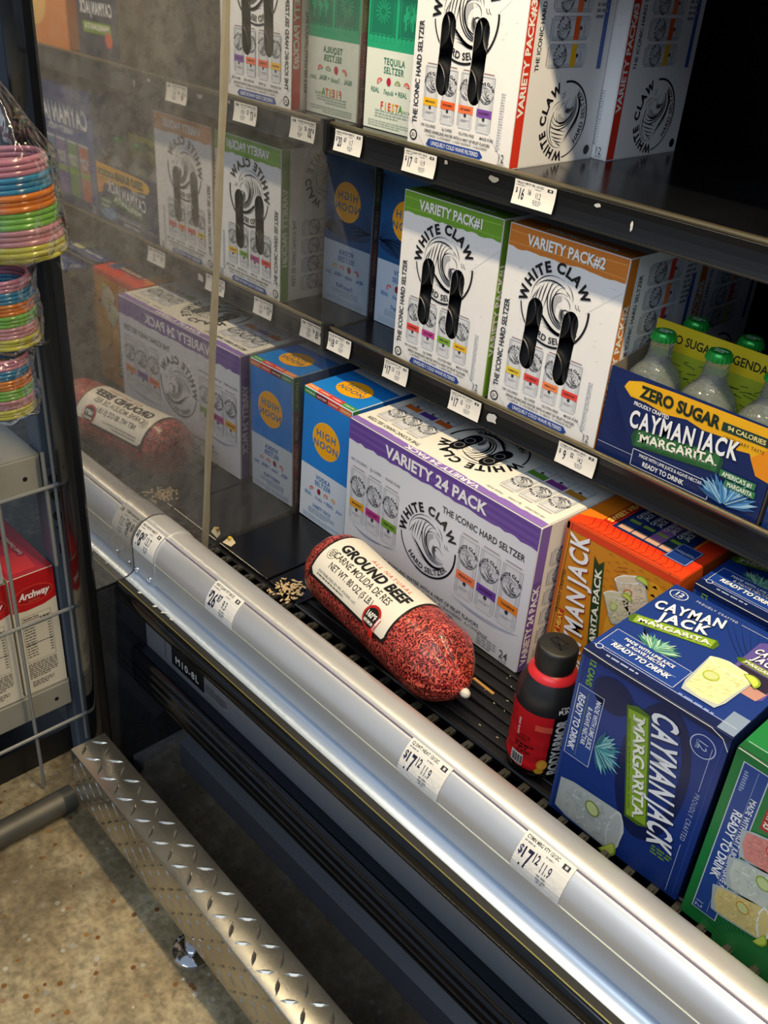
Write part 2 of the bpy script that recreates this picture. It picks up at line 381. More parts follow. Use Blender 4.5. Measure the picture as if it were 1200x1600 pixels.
# --- small artwork pieces
def wave(P, cu, cv, R, col=BK, ly=3, full=True, lines=11, wt=1.0):
    """round wave emblem with lettering round it"""
    q = lambda x, y: (cu+x*R, cv+y*R)
    lines = max(5, lines-3)
    def B(*p, n=16):
        out = []
        m = len(p)-1
        for i in range(n+1):
            t = i/n; x = y = 0.0
            for k, (px, py) in enumerate(p):
                c = math.comb(m, k)*(1-t)**(m-k)*t**k; x += c*px; y += c*py
            out.append(q(x, y))
        return out
    for i in range(lines):                                    # crest lines
        t = i/(lines-1); an = math.radians(158-92*t); rr = .60-.08*t
        sx, sy = .02+rr*math.cos(an), .04+rr*math.sin(an)
        if t < .62: pts = B((sx, sy), (sx-.12+.06*t, sy-.22), (-.66+.62*t, -.02-.22*t))
        else:
            k = (t-.62)/.38; pts = B((sx, sy), (-.34+.20*k, .56-.10*k), (-.46+.26*k, -.06), (-.10+.16*k, -.62+.16*k), (.34, -.60+.10*k), (.62, -.40+.06*k))
        P.stroke(pts, (0.024+.012*t)*R*wt, col, ly, taper=True)
    nb = max(4, lines-1)
    for j in range(nb):                                       # flow lines below
        t = j/(nb-1)
        P.stroke(B((-.64+.42*t, -.08-.46*t), (-.36+.36*t, -.10-.44*t), (-.10+.22*t, -.62-.04*t), (.30, -.74+.04*t), (.60, -.44-.10*t)), 0.036*R*wt, col, ly, taper=True)
    P.stroke(B((-.70, -.02), (-.74, .52), (-.28, .80), (.14, .66)), 0.022*R*wt, col, ly, True)
    P.stroke(B((-.60, .34), (-.42, .58), (-.10, .68), (.20, .50), (.26, .46)), 0.034*R*wt, col, ly, True)
    P.stroke(B((.26, .60), (.44, .52), (.50, .36), (.50, .22)), 0.020*R*wt, col, ly, True)
    P.stroke(B((.26, .46), (.30, .40), (.36, .42), (.44, .28)), 0.020*R*wt, col, ly, True)
    P.poly(B((.16, .30), (-.14, .30), (-.16, -.14), (.16, -.36), n=10)+B((.16, -.36), (-.02, -.10), (.04, .14), (.20, .20), n=8), 'a9abb0', ly-1)
    P.stroke(B((.34, .34), (-.22, .52), (-.26, -.20), (.18, -.46), (.62, -.34)), 0.040*R*wt, col, ly, True)
    P.stroke(B((.16, .30), (.40, .30), (.48, .14), (.44, .02)), 0.018*R*wt, col, ly, True)
    P.poly(B((.22, .02), (.12, -.10), (.18, -.30), (.36, -.36), n=8)+B((.36, -.36), (.26, -.24), (.28, -.12), (.34, -.10), n=6), '6a6c72', ly)
    P.stroke(B((.56, -.12), (.44, .08), (.18, .10), (.14, -.12), (.24, -.36), (.60, -.28)), 0.032*R*wt, col, ly+1, True)
    for dx in (0, .08): P.stroke([q(.58+dx, .22), q(.61+dx, .14), q(.66+dx, .11)], 0.015*R*wt, col, ly)
    if full:
        P.arc('WHITE CLAW', cu, cv, R*0.80, math.radians(104), R*0.235, col, ly+1, b=0.045, tr=0.05)
        P.arc('HARD SELTZER', cu, cv, R*0.90, math.radians(-84), R*0.150, col, ly+1, b=0.02, inner=True, tr=0.06)
        P.ring(cu, cv, R*0.985, R*0.036, col, ly, a0=-172, a1=-110, n=20); P.ring(cu, cv, R*0.985, R*0.056, col, ly, a0=-110, a1=8, n=40)
def minican(P, u, v, w, h, band, name='', rot=0, ly=2):
    """printed picture of a slim can standing upright, lower left corner u,v"""
    old = P.M
    if rot: 
        P.M = (0, -1, 1, 0, u+h, v) if rot == 90 else old; u0, v0 = 0, 0
    else: u0, v0 = u, v
    b = 0.10*w
    P.poly([(u0+b, v0), (u0+w-b, v0), (u0+w, v0+0.06*h), (u0+w, v0+0.93*h), (u0+w-b, v0+h), (u0+b, v0+h), (u0, v0+0.93*h), (u0, v0+0.06*h)], 'd3d5da', ly)
    P.rect(u0+0.06*w, v0+.05*h, .10*w, .88*h, 'bcc0c8', ly+1); P.rect(u0+0.80*w, v0+.05*h, .12*w, .88*h, 'c2c5cc', ly+1)
    for sx in (0, w-0.0005): P.rect(u0+sx, v0+.05*h, 0.0005, .9*h, '83868e', ly+2)
    P.rect(u0+b, v0+h-0.0012, w-2*b, 0.0010, '9b7470', ly+2); P.rect(u0+b*.5, v0+.93*h, w-b, 0.0005, '83868e', ly+2)
    wave(P, u0+w/2, v0+.66*h, w*.47, col='3b3d44', ly=ly+2, full=False, lines=6, wt=1.5)
    P.arc('WHITE CLAW', u0+w/2, v0+.66*h, w*.40, math.radians(100), w*.13, '2a2b30', ly+3, b=0.05)
    P.ring(u0+w/2, v0+.66*h, w*.46, w*.03, '2a2b30', ly+2, a0=-175, a1=-5, n=14)
    P.arc('HARD SELTZER', u0+w/2, v0+.66*h, w*.42, math.radians(-90), w*.08, '2a2b30', ly+3, b=0.03, inner=True)
    P.poly([(u0, v0+.27*h), (u0+.3*w, v0+.255*h), (u0+.7*w, v0+.275*h), (u0+w, v0+.26*h), (u0+w, v0+.40*h), (u0, v0+.40*h)], band, ly+3)
    if name: P.text(name, u0+w/2, v0+.335*h, h*.035, '3a2a2a', ly+4, b=0.03, fit=min(.7*w, 99))
    P.ell(u0+w/2, v0+.235*h, .09*w, .09*w, '33343a', ly+4, n=10)
    P.micro(u0+.22*w, v0+.15*h, .56*w, 2, .022*h, '9a9ca6', ly+4)
    P.M = old
def citrus(P, cu, cv, r, col, ly=4, rot=0.0):
    P.ell(cu, cv, r, r, col, ly, n=14, rot=rot, a0=0, a1=180)
    for a in (30, 75, 120, 155): P.stroke([(cu, cv), (cu+r*.8*math.cos(math.radians(a)+rot), cv+r*.8*math.sin(math.radians(a)+rot))], r*.12, 'f0e8e0', ly+1)
def agave(P, cu, cv, R, ly=5, a0=15, a1=165, tones=('2c6a7c', '4f9ca6', '8cc4c4')):
    R_ = random.Random(5); n = 17
    for i in range(n):
        a = math.radians(a0+(a1-a0)*((i*7) % n)/(n-1)); L = R*R_.uniform(.72, 1.0); wd = R*.085
        bx, by = cu+R*.08*math.cos(a), cv
        t = tones[i % 3]
        P.poly([(bx-wd*math.sin(a)*.7, by+wd*math.cos(a)*.7), (bx+wd*math.sin(a)*.7, by-wd*math.cos(a)*.7),
                (bx+L*.55*math.cos(a)+wd*math.sin(a), by+L*.55*math.sin(a)-wd*math.cos(a)), (bx+L*math.cos(a), by+L*math.sin(a)),
                (bx+L*.55*math.cos(a)-wd*math.sin(a), by+L*.55*math.sin(a)+wd*math.cos(a))], t, ly+.2*i)
        P.stroke([(bx, by), (bx+L*.8*math.cos(a), by+L*.8*math.sin(a))], wd*.25, 'b8dcd4' if i % 2 else '1f4a5c', ly+.2*i+.1)
def glass(P, cu, cv, w, h, rot=0.0, ly=6, liquid='d9dcc8', rim='eceee8', lime='8fa843'):
    lc = hexc(liquid); shades = ['%02x%02x%02x' % tuple(min(255, int(v*f)) for v in lc) for f in (.93, 1.05, .97, 1.09)]
    c, s = math.cos(rot), math.sin(rot)
    T = lambda x, y: (cu+x*c-y*s, cv+x*s+y*c)
    P.poly([T(-.36*w, -.5*h), T(.36*w, -.5*h), T(.44*w, -.3*h), T(.5*w, .42*h), T(-.5*w, .42*h), T(-.44*w, -.3*h)], 'aeb8ba', ly)
    P.poly([T(-.36*w, -.40*h), T(0, -.46*h), T(.36*w, -.40*h), T(.47*w, .40*h), T(-.47*w, .40*h)], liquid, ly+1)
    R_ = random.Random(2)
    top = [T(.5*w*math.cos(a*pi/12)*R_.uniform(.97, 1.05), .42*h+.12*h*math.sin(a*pi/12)*R_.uniform(.9, 1.1)) for a in range(24)]
    P.poly(top, rim, ly+2)
    P.poly([T(.44*w*math.cos(a*pi/12), .42*h+.085*h*math.sin(a*pi/12)) for a in range(24)], liquid, ly+3)
    for k in range(80):
        x, y = R_.uniform(-.38, .38)*w, R_.uniform(-.34, .34)*h
        P.ell(*T(x, y), .06*w*R_.uniform(.4, 1.3), .02*w*R_.uniform(.5, 1.3), R_.choice(shades), ly+4+.03*k, n=7, rot=R_.uniform(0, 3))
    P.ell(*T(-.16*w, .05*h), .17*w, .11*h, lime, ly+7, n=16, rot=rot+0.7); P.ell(*T(-.16*w, .05*h), .14*w, .085*h, 'c3cf92', ly+8, n=16, rot=rot+0.7)
    P.ell(*T(.42*w, .36*h), .22*w, .16*h, '86a52c', ly+9, n=14, rot=rot-0.6, a0=0, a1=180); P.ell(*T(.42*w, .37*h), .18*w, .12*h, 'c6d45c', ly+10, n=14, rot=rot-0.6, a0=0, a1=180)

# ================================================================== THE SETTING
FL = -0.36
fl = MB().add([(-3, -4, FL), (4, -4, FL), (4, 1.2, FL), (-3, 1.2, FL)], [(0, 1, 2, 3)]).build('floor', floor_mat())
fl['kind'] = 'structure'; fl['label'] = 'worn beige concrete floor with pebbles and grime'

# ================================================================== REFRIGERATED CASE
X1 = 1.8
case = thing('refrigerated_display_case', 'black open-front refrigerated display case with silver bumper rail', 'display cooler', (0.9, 0.1, FL))
def cpart(mb, name, m, par=None, **k):
    o = mb.build(name, m, par or case, **k)
    if par is None: o.location = (-0.9, -0.1, -FL)
    return o
# end wall: shell plus reflective sheets
ep = cpart(MB().box((-0.048, -0.332, -0.322), (-0.0015, 0.62, 1.30)), 'end_panel', M_blackm, bevel=0.006)
def seam_y(z): return -0.154+0.0757*z
mb = MB()
def sheet(ya, yb, z0, z1, th=0.0016):
    # ya, yb: functions of z
    n = 1; vs = []
    for x in (-0.0016, 0.0):
        for z in (z0, z1): vs += [(x, ya(z), z), (x, yb(z), z)]
    return MB().add(vs, [(4, 5, 7, 6), (0, 2, 3, 1), (0, 1, 5, 4), (2, 6, 7, 3), (0, 4, 6, 2), (1, 3, 7, 5)])
o = cpart(sheet(seam_y, lambda z: 0.60, -0.012, 1.26), 'reflective_liner', M_mirror, ep); o['label'] = 'mirror-like inner liner of the end wall'
o = cpart(sheet(lambda z: -0.330, seam_y, 0.0, 1.26), 'splash_panel', M_splash, ep); o['label'] = 'scuffed hazy front panel of the end wall'
M_lower = mirror_mat('gloss_black_end_panel', (0.10, 0.10, 0.11), 0.12, (0.05, 0.052, 0.058), 0.25, 0.7, 6, 0.5)
# lower black sheet with a rounded foot corner
pr = [(-0.332, -0.006)]
for k in range(7):
    a = pi+pi/2*k/6; pr.append((-0.302+0.03*math.cos(a), -0.300+0.026*math.sin(a)))
pr += [(0.60, -0.326), (0.60, -0.006)]
vs = [(0.0004, y, z) for y, z in pr]+[(-0.0016, y, z) for y, z in pr]; n = len(pr)
cpart(MB().add(vs, [tuple(range(n)), tuple(range(2*n-1, n-1, -1))]+[(i, n+i, n+(i+1) % n, (i+1) % n) for i in range(n)]), 'lower_end_sheet', M_lower, ep)
# seal strip over the joint
mb = MB()
for i in range(26):
    z = -0.004+1.25*i/25; w_ = 0.0056+0.0008*math.sin(i*2.1); yy = seam_y(z)+0.0006*math.sin(i*1.7)
    mb.v += [(0.0, yy-w_, z), (0.0032, yy-w_*.6, z), (0.0032, yy+w_*.6, z), (0.0, yy+w_, z)]
    if i: 
        b = 4*i
        for k in range(3): mb.f.append((b-4+k, b-3+k, b+1+k, b+k)); mb.m.append(0)
o = cpart(mb, 'seal_strip', M_strip, ep); o['label'] = 'yellowed sealing strip over the panel joint'
# glossy front post
pp = []
for k in range(9):
    a = pi*0.5+pi*k/8; pp.append((-0.330+0.011*math.cos(a), -0.005+0.011*math.sin(a)))
pr = [(-0.330, 0.003), (-0.338, 0.0015), (-0.3415, -0.004), (-0.343, -0.012), (-0.343, -0.036), (-0.340, -0.046), (-0.332, -0.050), (-0.326, -0.050), (-0.326, 0.0)]
vs = [(x, y, -0.335) for y, x in pr]+[(x, y, 1.30) for y, x in pr]; n = len(pr)
cpart(MB().add(vs, [tuple(range(n)), tuple(range(2*n-1, n-1, -1))]+[(i, (i+1) % n, n+(i+1) % n, n+i) for i in range(n)]), 'front_post', M_black, ep, smooth='auto')
cpart(MB().lathe([(0.022, 0), (0.024, 0.004), (0.018, 0.012), (0.010, 0.016), (0.010, 0.045)], 20, c=(-0.012, -0.300, FL)), 'levelling_foot', M_blackm, ep, smooth='auto')
# back, canopy, right end
cpart(MB().box((-0.02, 0.60, -0.10), (X1, 0.63, 1.40)), 'back_panel', M_blackm)
cpart(MB().box((X1, -0.33, -0.322), (X1+0.045, 0.62, 1.30)), 'far_end_panel', M_blackm, bevel=0.006)
can_ = cpart(MB().box((-0.048, -0.30, 1.275), (X1+0.045, 0.63, 1.44)), 'canopy', M_blackm, bevel=0.008)
em = bpy.data.materials.new('lamp_diffuser'); em.use_nodes = True
eb = em.node_tree.nodes['Principled BSDF']; eb.inputs['Emission Color'].default_value = (1, 0.80, 0.5, 1); eb.inputs['Emission Strength'].default_value = 4.0
cpart(MB().box((0.03, -0.25, 1.265), (1.75, -0.222, 1.2765)), 'lamp_strip', em, can_)
# deck
dk = cpart(MB().box((0.0, -0.20, -0.10), (X1, 0.60, -0.006)), 'deck', M_blackm)
for k, (xa, xb) in enumerate([(0.004, 0.118), (0.122, 0.186)]):
    cpart(MB().box((xa, -0.132, -0.006), (xb, 0.595, 0.0)), 'deck_plate', M_shelf, dk, bevel=0.0015)
mat_ = cpart(MB().box((0.190, -0.136, -0.006), (X1-0.005, 0.595, -0.004)), 'ridged_mat', M_ribs, dk)
for i in range(9):
    y = -0.1330+0.0172*i
    prf = [(y-.0045, -.004), (y-.0038, -.0008), (y-.0028, 0), (y+.0028, 0), (y+.0038, -.0008), (y+.0045, -.004)]
    cpart(MB().extx(prf, 0.192, X1-0.006), 'rib', M_ribs, dk)
cpart(MB().box((0.190, 0.018, -0.004), (X1-0.006, 0.595, 0.0)), 'deck_plate', M_shelf, dk)
cpart(MB().box((0.188, -0.138, -0.006), (0.192, 0.018, 0.0025)), 'mat_rim', M_shelf, dk)
cpart(MB().extx([(-0.140, -0.006), (-0.140, 0.002), (-0.138, 0.0035), (-0.1365, 0.002), (-0.1365, -0.006)], 0.19, X1-0.006), 'mat_rim', M_black, dk)
# air grille comb in front of the deck
gr = cpart(MB().box((0.004, -0.160, -0.016), (X1, -0.1385, -0.006)), 'air_grille', M_black, dk)
tm = None
for i in range(64):
    x = 0.012+0.0275*i
    if tm is None:
        b = MB().box((0, -0.020, 0), (0.009, 0, 0.004)); b.box((0.002, -0.0195, 0.004), (0.007, -0.008, 0.0075)); t0 = cpart(b, 'tooth', mat('grille_tooth', '34332e', 0.25, noise=.2), gr)
        tm = t0.data; t0.location = (x, -0.1405, -0.004)
    else:
        o = bpy.data.objects.new('tooth', tm); link(o, gr); o.location = (x, -0.1405, -0.004)
# bumper rail
BP = [(-0.267, 0.004), (-0.267, 0.020), (-0.267, 0.040), (-0.2668, 0.0455), (-0.2660, 0.0465), (-0.2668, 0.0480), (-0.2660, 0.0545), (-0.2640, 0.0600), (-0.2610, 0.0650),
      (-0.2568, 0.0705), (-0.2520, 0.0748), (-0.2470, 0.0777), (-0.2458, 0.0776), (-0.2448, 0.0786), (-0.2400, 0.0800), (-0.2330, 0.0806), (-0.2250, 0.0792), (-0.2175, 0.0760), (-0.2110, 0.0705), (-0.2065, 0.0630), (-0.2035, 0.0520), (-0.2020, 0.0300), (-0.2015, -0.020)]
bp_ = cpart(MB().extx(BP+[(-0.262, -0.020), (-0.262, 0.004)], 0.052, X1), 'bumper_rail', M_alu, smooth='auto')
cpart(MB().extx([(-0.2489, 0.0772), (-0.2479, 0.0777), (-0.2470, 0.0780), (-0.2480, 0.0770)], 0.054, X1), 'groove_line', mat('groove_violet', '5b5470', 0.4), bp_)
cpart(MB().extx([(-0.2674, 0.0447), (-0.2676, 0.0458), (-0.2668, 0.0462), (-0.2664, 0.0450)], 0.054, X1), 'groove_line', mat('groove_bright', 'e2dfc0', 0.3, metal=.7), bp_)
cap = [(y*1.0+(y+0.235)*0.035, z*1.025) for y, z in BP]
ec = cpart(MB().extx(cap+[(-0.262, -0.020), (-0.262, 0.004)], 0.0015, 0.0535), 'end_cap', M_alu, bp_, smooth='auto')
for px in ((0.004, 0.0135), (0.036, 0.0150)):
    s_ = MB().lathe([(0.0046, 0), (0.0046, 0.0012), (0.0034, 0.0028), (0.0012, 0.0034)], 14); s_.box((-0.0028, -0.0006, 0.003), (0.0028, 0.0006, 0.0038))
    so = cpart(s_, 'screw', M_chrome, ec, smooth='auto'); so.rotation_euler = (pi/2, 0.5, 0); so.location = (px[0]+0.006, -0.2680, px[1])
# white lip, ledge and gloss rim below the bumper
cpart(MB().extx([(-0.2672, 0.0115), (-0.2685, 0.0080), (-0.2725, 0.0045), (-0.2790, 0.0018), (-0.2838, 0.0012), (-0.2838, -0.001), (-0.262, -0.001), (-0.262, 0.0115)], 0.0015, X1), 'bumper_lip', mat('pale_lip', 'b9c8dc', 0.3, metal=0.6), bp_, smooth='auto')
rim = [(-0.262, 0.0), (-0.2920, 0.0)]
for k in range(13):
    a = pi*0.5+pi*k/12; rim.append((-0.2920+0.0080*math.cos(a), -0.0135+0.0135*math.sin(a)))
rim += [(-0.262, -0.027)]
M_rim = mat('dusty_gloss_black', '0c0d0e', 0.10, noise=0.5, nscale=120, rvar=0.05)
rm = cpart(MB().extx(rim, 0.0015, X1), 'gloss_rim', M_rim, smooth='auto')
cpart(MB().box((0.0015, -0.2925, -0.001), (X1, -0.2700, 0.0006)), 'ledge_top', mat('dusty_black_ledge', '1d1c19', 0.6, noise=0.6, nscale=260), rm)
cpart(MB().extx([(-0.2932, -.0004), (-0.2938, 0.0008), (-0.2927, 0.0015), (-0.2920, 0.0)], 0.0015, X1), 'rim_edge', mat('brass_edge', '9c8f4e', 0.3, metal=.6), rm)
rp = cpart(MB().box((0.0015, -0.2580, -0.200), (X1, -0.20, -0.010)), 'recess_panel', M_greyp)
cpart(MB().box((0.052, -0.2583, -0.118), (0.0528, -0.2578, -0.02)), 'panel_joint', M_blackm, rp)
lb = cpart(MB().box((0.070, -0.2592, -0.1165), (0.148, -0.2578, -0.0840)), 'model_plate', M_blackm, rp, bevel=0.0004)
P = Print(); P.text('M10-8L', 0.039, 0.014, 0.0115, 'c9c8c0', 2, b=0.02, tr=.1, fit=.058)
P.build('plate_lettering', lambda u, v, o: (0.070+u, -0.2592-o, -0.1165+v), rp)
lb = cpart(MB().box((0.150, -0.2590, -0.1130), (0.205, -0.2578, -0.093)), 'rating_label', mat('silver_label', '77777a', 0.4), rp)
P = Print(); P.rect(.002, .002, .022, .016, '5a5a5c', 1); P.micro(.026, .0145, .026, 5, .003, '2c2c2e', 1)
P.build('label_print', lambda u, v, o: (0.150+u, -0.2590-o, -0.1130+v), rp)
# lower bumper strip with ridges
lw = [(-0.2575, -0.1290), (-0.2720, -0.1222), (-0.2790, -0.1195), (-0.2835, -0.1235), (-0.2850, -0.1290), (-0.2835, -0.1345), (-0.2815, -0.1375), (-0.2845, -0.1410), (-0.2845, -0.1500), (-0.2815, -0.1535), (-0.2840, -0.1570), (-0.2840, -0.1660), (-0.2810, -0.1695), (-0.2830, -0.1730), (-0.2825, -0.1820), (-0.2750, -0.1850), (-0.2575, -0.1850)]
lo = cpart(MB().extx(lw, 0.0015, X1), 'lower_bumper_strip', M_black, smooth='auto')
cpart(MB().extx([(-0.2582, -0.1282), (-0.2770, -0.1196), (-0.2770, -0.1186), (-0.2582, -0.1272)], 0.0015, X1), 'strip_top', M_navy, lo)
cpart(MB().extx([(-0.234, FL), (-0.234, -0.312), (-0.190, -0.285), (-0.180, -0.285), (-0.180, FL)], 0.035, X1), 'kick_plate', M_kick)
cpart(MB().box((0.03, -0.20, -0.30), (X1, 0.58, -0.10)), 'base_tank', M_blackm)

# shelves
def shelf(zs, yf, zr, clipx):
    y0 = yf
    s = cpart(MB().box((0.003, y0+0.006, zs-0.016), (X1-0.003, 0.56, zs)), 'shelf', M_shelf, bevel=0.0015)
    zt, zb = zr, zr-0.036
    prof = [(y0+0.007, zt-0.004), (y0+0.0015, zt-0.003), (y0-0.0005, zt-0.006), (y0+0.0005, zt-0.013), (y0+0.0002, zt-0.022), (y0-0.0012, zt-0.030), (y0-0.0028, zb+0.001), (y0-0.0024, zb-0.001), (y0+0.012, zb+0.001), (y0+0.012, zt-0.016), (y0+0.007, zt-0.014)]
    r = cpart(MB().extx(prof, 0.003, X1-0.003), 'shelf_rail', M_rail, s)
    br = []
    for k in range(10):
        a = 2*pi*k/10; br.append((y0+0.0022+0.0034*math.cos(a), zt-0.0026+0.0030*math.sin(a)))
    cpart(MB().extx(br, 0.003, X1-0.003), 'rail_bead', M_brass, s, smooth='auto')
    cpart(MB().extx([(y0-0.0036, zb-0.0008), (y0-0.0036, zb+0.0010), (y0-0.0022, zb+0.0012), (y0-0.0022, zb-0.0008)], 0.003, X1-0.003), 'rail_lower_edge', mat('worn_lower_edge', '2c2a26', 0.35, metal=.4), s)
    cpart(MB().box((0.0005, y0-0.006, zb), (0.006, y0+0.008, zt+0.002)), 'rail_clip', M_blackm, s)
    for bx in (0.25, 0.9, 1.5):
        cpart(MB().add([(bx, y0+0.03, zs-.016), (bx+.004, y0+0.03, zs-.016), (bx+.004, .595, zs-.016), (bx, .595, zs-.016), (bx, .45, zs-.035), (bx+.004, .45, zs-.035), (bx+.004, .595, zs-.10), (bx, .595, zs-.10)],
              [(0,1,2,3), (0,4,5,1), (4,7,6,5), (7,3,2,6), (0,3,7,4), (1,5,6,2)]), 'bracket', M_blackm, s)
    return s
shm = shelf(0.285, 0.0625, 0.2918, 0)
sht = shelf(0.558, 0.0495, 0.5668, 0)
shu = shelf(0.832, 0.0495, 0.8408, 0)

# scraps stuck on the rails
def sticker_scrap(label, x, y, z, w_, h_, seed, tilt=0.0, col='c9c9c6'):
    R = random.Random(seed); n = 11; pts = []
    for k in range(n):
        a = 2*pi*k/n; q = R.uniform(.55, 1.0); pts.append((x+w_*q*math.cos(a), z+h_*q*math.sin(a)))
    vs = [(px, y-(pz-z)*tilt, pz) for px, pz in pts]+[(px, y+.0004-(pz-z)*tilt, pz) for px, pz in pts]
    o = MB().add(vs, [tuple(range(n)), tuple(range(2*n-1, n-1, -1))]+[(i, (i+1) % n, n+(i+1) % n, n+i) for i in range(n)]).build('sticker_remnant', mat('torn_paper_'+col, col, 0.6, noise=.15))
    return tag(o, label, 'sticker remnant', 'torn sticker remnants')
sticker_scrap('torn white sticker remnant on the middle rail left of the $9.52 tag', 0.318, 0.0610, 0.272, 0.010, 0.0085, 1)
sticker_scrap('torn grey sticker remnant on the upper rail between the $17.12 and $16.16 tags', 0.285, 0.0480, 0.5530, 0.008, 0.0045, 2, col='8d8d88')
sticker_scrap('tiny grey scrap on the upper rail right beside the $17.12 tag', 0.212, 0.0480, 0.5565, 0.0035, 0.003, 3, col='9a9a96')
sticker_scrap('small white scrap on the upper rail just right of the $16.16 tag', 0.425, 0.0480, 0.5560, 0.005, 0.0028, 4, col='b8b8b4')
sticker_scrap('upright white fleck on the upper rail under the empty shelf space', 0.468, 0.0480, 0.5450, 0.0018, 0.0055, 5)

# ================================================================== DIAMOND PLATE GUARD
gd = thing('diamond_plate_guard_rail', 'long silver diamond-plate guard rail standing on the floor', 'guard rail', (0.032, -0.4035, FL), rz=-0.022)
GW, GH, GL = 0.0525, 0.092, 1.30; zt = -0.22-FL
mb = MB(); th = 0.003
mb.extx([(0, zt-GH), (0, zt-.002), (.0006, zt-.0006), (.002, zt), (GW-.002, zt), (GW-.0006, zt-.0006), (GW, zt-.002), (GW, zt-GH), (GW-th, zt-GH), (GW-th, zt-th), (th, zt-th), (th, zt-GH)], 0, GL)
mb.build('plate_channel', M_tread, gd, smooth='auto')
def lug(mb, c, ax, bx, n, L, W, H):
    c, ax, bx, n = Vector(c), Vector(ax), Vector(bx), Vector(n)
    mb.add([c-ax*L, c-bx*W-ax*L*.25, c-bx*W+ax*L*.25, c+ax*L, c+bx*W+ax*L*.25, c+bx*W-ax*L*.25, c+n*H-ax*L*.55, c+n*H+ax*L*.55],
           [(0, 1, 6), (1, 2, 7, 6), (2, 3, 7), (3, 4, 7), (4, 5, 6, 7), (5, 0, 6)])
mb = MB(); s2 = math.sqrt(.5)
for face_ in ('top', 'front'):
    Wd = GW if face_ == 'top' else GH
    PT = 0.0225; rows = int(GL/PT); cols = int(Wd/PT)
    for i in range(rows):
        for j in range(cols+1):
            uu, vv = 0.012+PT*i, 0.0145+PT*j
            if vv > Wd-.009 or uu > GL-.010: continue
            sgn = 1 if (i+j) % 2 else -1
            if face_ == 'top': lug(mb, (uu, vv, zt), (s2, sgn*s2, 0), (-sgn*s2, s2, 0), (0, 0, 1), .0115, .0026, .0015)
            else: lug(mb, (uu, 0, zt-GH+vv), (s2, 0, sgn*s2), (sgn*s2, 0, -s2), (0, -1, 0), .0115, .0026, .0015)
o = mb.build('raised_tread', M_tread, gd, smooth='raw'); o['kind'] = 'stuff'
for x in (0.285, 1.05):
    lg = MB().lathe([(0.011, 0.010), (0.011, zt-.004)], 20, c=(x, .013, 0)).build('leg', M_chrome, gd, smooth='auto')
    MB().lathe([(0.026, 0), (0.0275, 0.003), (0.0265, 0.007), (0.020, 0.0105), (0.011, 0.012)], 28, c=(x, .013, 0)).build('foot_flange', M_chrome, lg, smooth='auto')

# ================================================================== GONDOLA AT THE LEFT
go = thing('wire_fronted_store_shelf', 'grey steel store shelf unit with wire fence beside the cooler', 'store shelf', (-0.2, -0.5, FL))
def gpart(mb, name, m, par=None, **k):
    o = mb.build(name, m, par or go, **k)
    if par is None: o.location = (0.2, 0.5, -FL)
    return o
up = gpart(MB().box((-0.110, -0.345, FL), (-0.078, -0.318, 1.3)), 'upright', M_upright, bevel=0.003)
gpart(MB().box((-0.120, -0.313, FL), (-0.075, -0.309, 1.3)), 'gap_shade_strip', mat('gap_shade_navy', '1b2438', 0.4), up)  # dark strip standing for the shade in the gap beside the upright
for z in (0.02, 0.06, 0.25, 0.32, 0.45, 0.55):
    gpart(MB().box((-0.0785, -0.335, z), (-0.0775, -0.329, z+0.016)), 'slot', M_blackm, up)
bk = gpart(MB().box((-0.078, -0.346, 0.065), (-0.074, -0.322, 0.155)), 'bracket_plate', M_upright, up, bevel=0.0015)
for z in (0.083, 0.115, 0.14):
    bo = gpart(MB().lathe([(0.0065, 0), (0.0065, 0.003), (0.003, 0.0045), (0.001, 0.005)], 12), 'bolt', M_blackm, bk, smooth='auto'); bo.rotation_euler = (0, pi/2, 0); bo.location = (-0.074, -0.334, z)
gpart(MB().box((-0.62, -1.0, FL+0.04), (-0.60, -0.30, 1.3)), 'back_panel', M_upright)
for zz, lip in ((-0.1945, 0.042), (0.180, 0.050), (0.62, 0.04)):
    s_ = gpart(MB().box((-0.60, -0.98, zz-0.003), (-0.0745, -0.348, zz)), 'shelf', M_shelfc)
    gpart(MB().box((-0.0735, -0.98, zz-lip), (-0.0700, -0.350, zz)), 'shelf_lip', M_shelfc, s_, bevel=0.001)
    for yy in (-0.372, -0.50): 
        h_ = gpart(MB().lathe([(0.0032, 0), (0.0032, 0.0006)], 10), 'hole', M_blackm, s_); h_.rotation_euler = (0, pi/2, 0); h_.location = (-0.0702, yy, zz-lip*.55)
WX = -0.052
for y in (-0.3415, -0.4165, -0.4915, -0.5665):
    gpart(MB().tube([(WX, y, -0.352 if y < -.35 else -0.30), (WX, y, 0.34)], 0.0027, 8), 'wire', M_wire, smooth='auto')
gpart(MB().tube([(WX-.004, -0.3515, 0.02), (WX-.004, -0.3515, 0.19)], 0.0027, 8), 'wire', M_wire, smooth='auto')
for z in (-0.247, -0.0505, 0.145, 0.335):
    gpart(MB().tube([(WX+.005, -0.98, z), (WX+.005, -0.3385, z)], 0.0027, 8), 'wire', M_wire, smooth='auto')
for z in (0.112, 0.150): gpart(MB().tube([(-0.058, -0.318, z), (-0.058, -0.300, z)], 0.0032, 8), 'wire_hook', M_wire, smooth='auto')
gpart(MB().tube([(0.004, -0.98, FL+0.0195), (0.004, -0.398, FL+0.0195)], 0.0185, 14), 'base_tube', M_steeltube, smooth='auto')
gpart(MB().box((-0.60, -0.98, FL), (-0.10, -0.345, FL+0.05)), 'base', M_blackm)

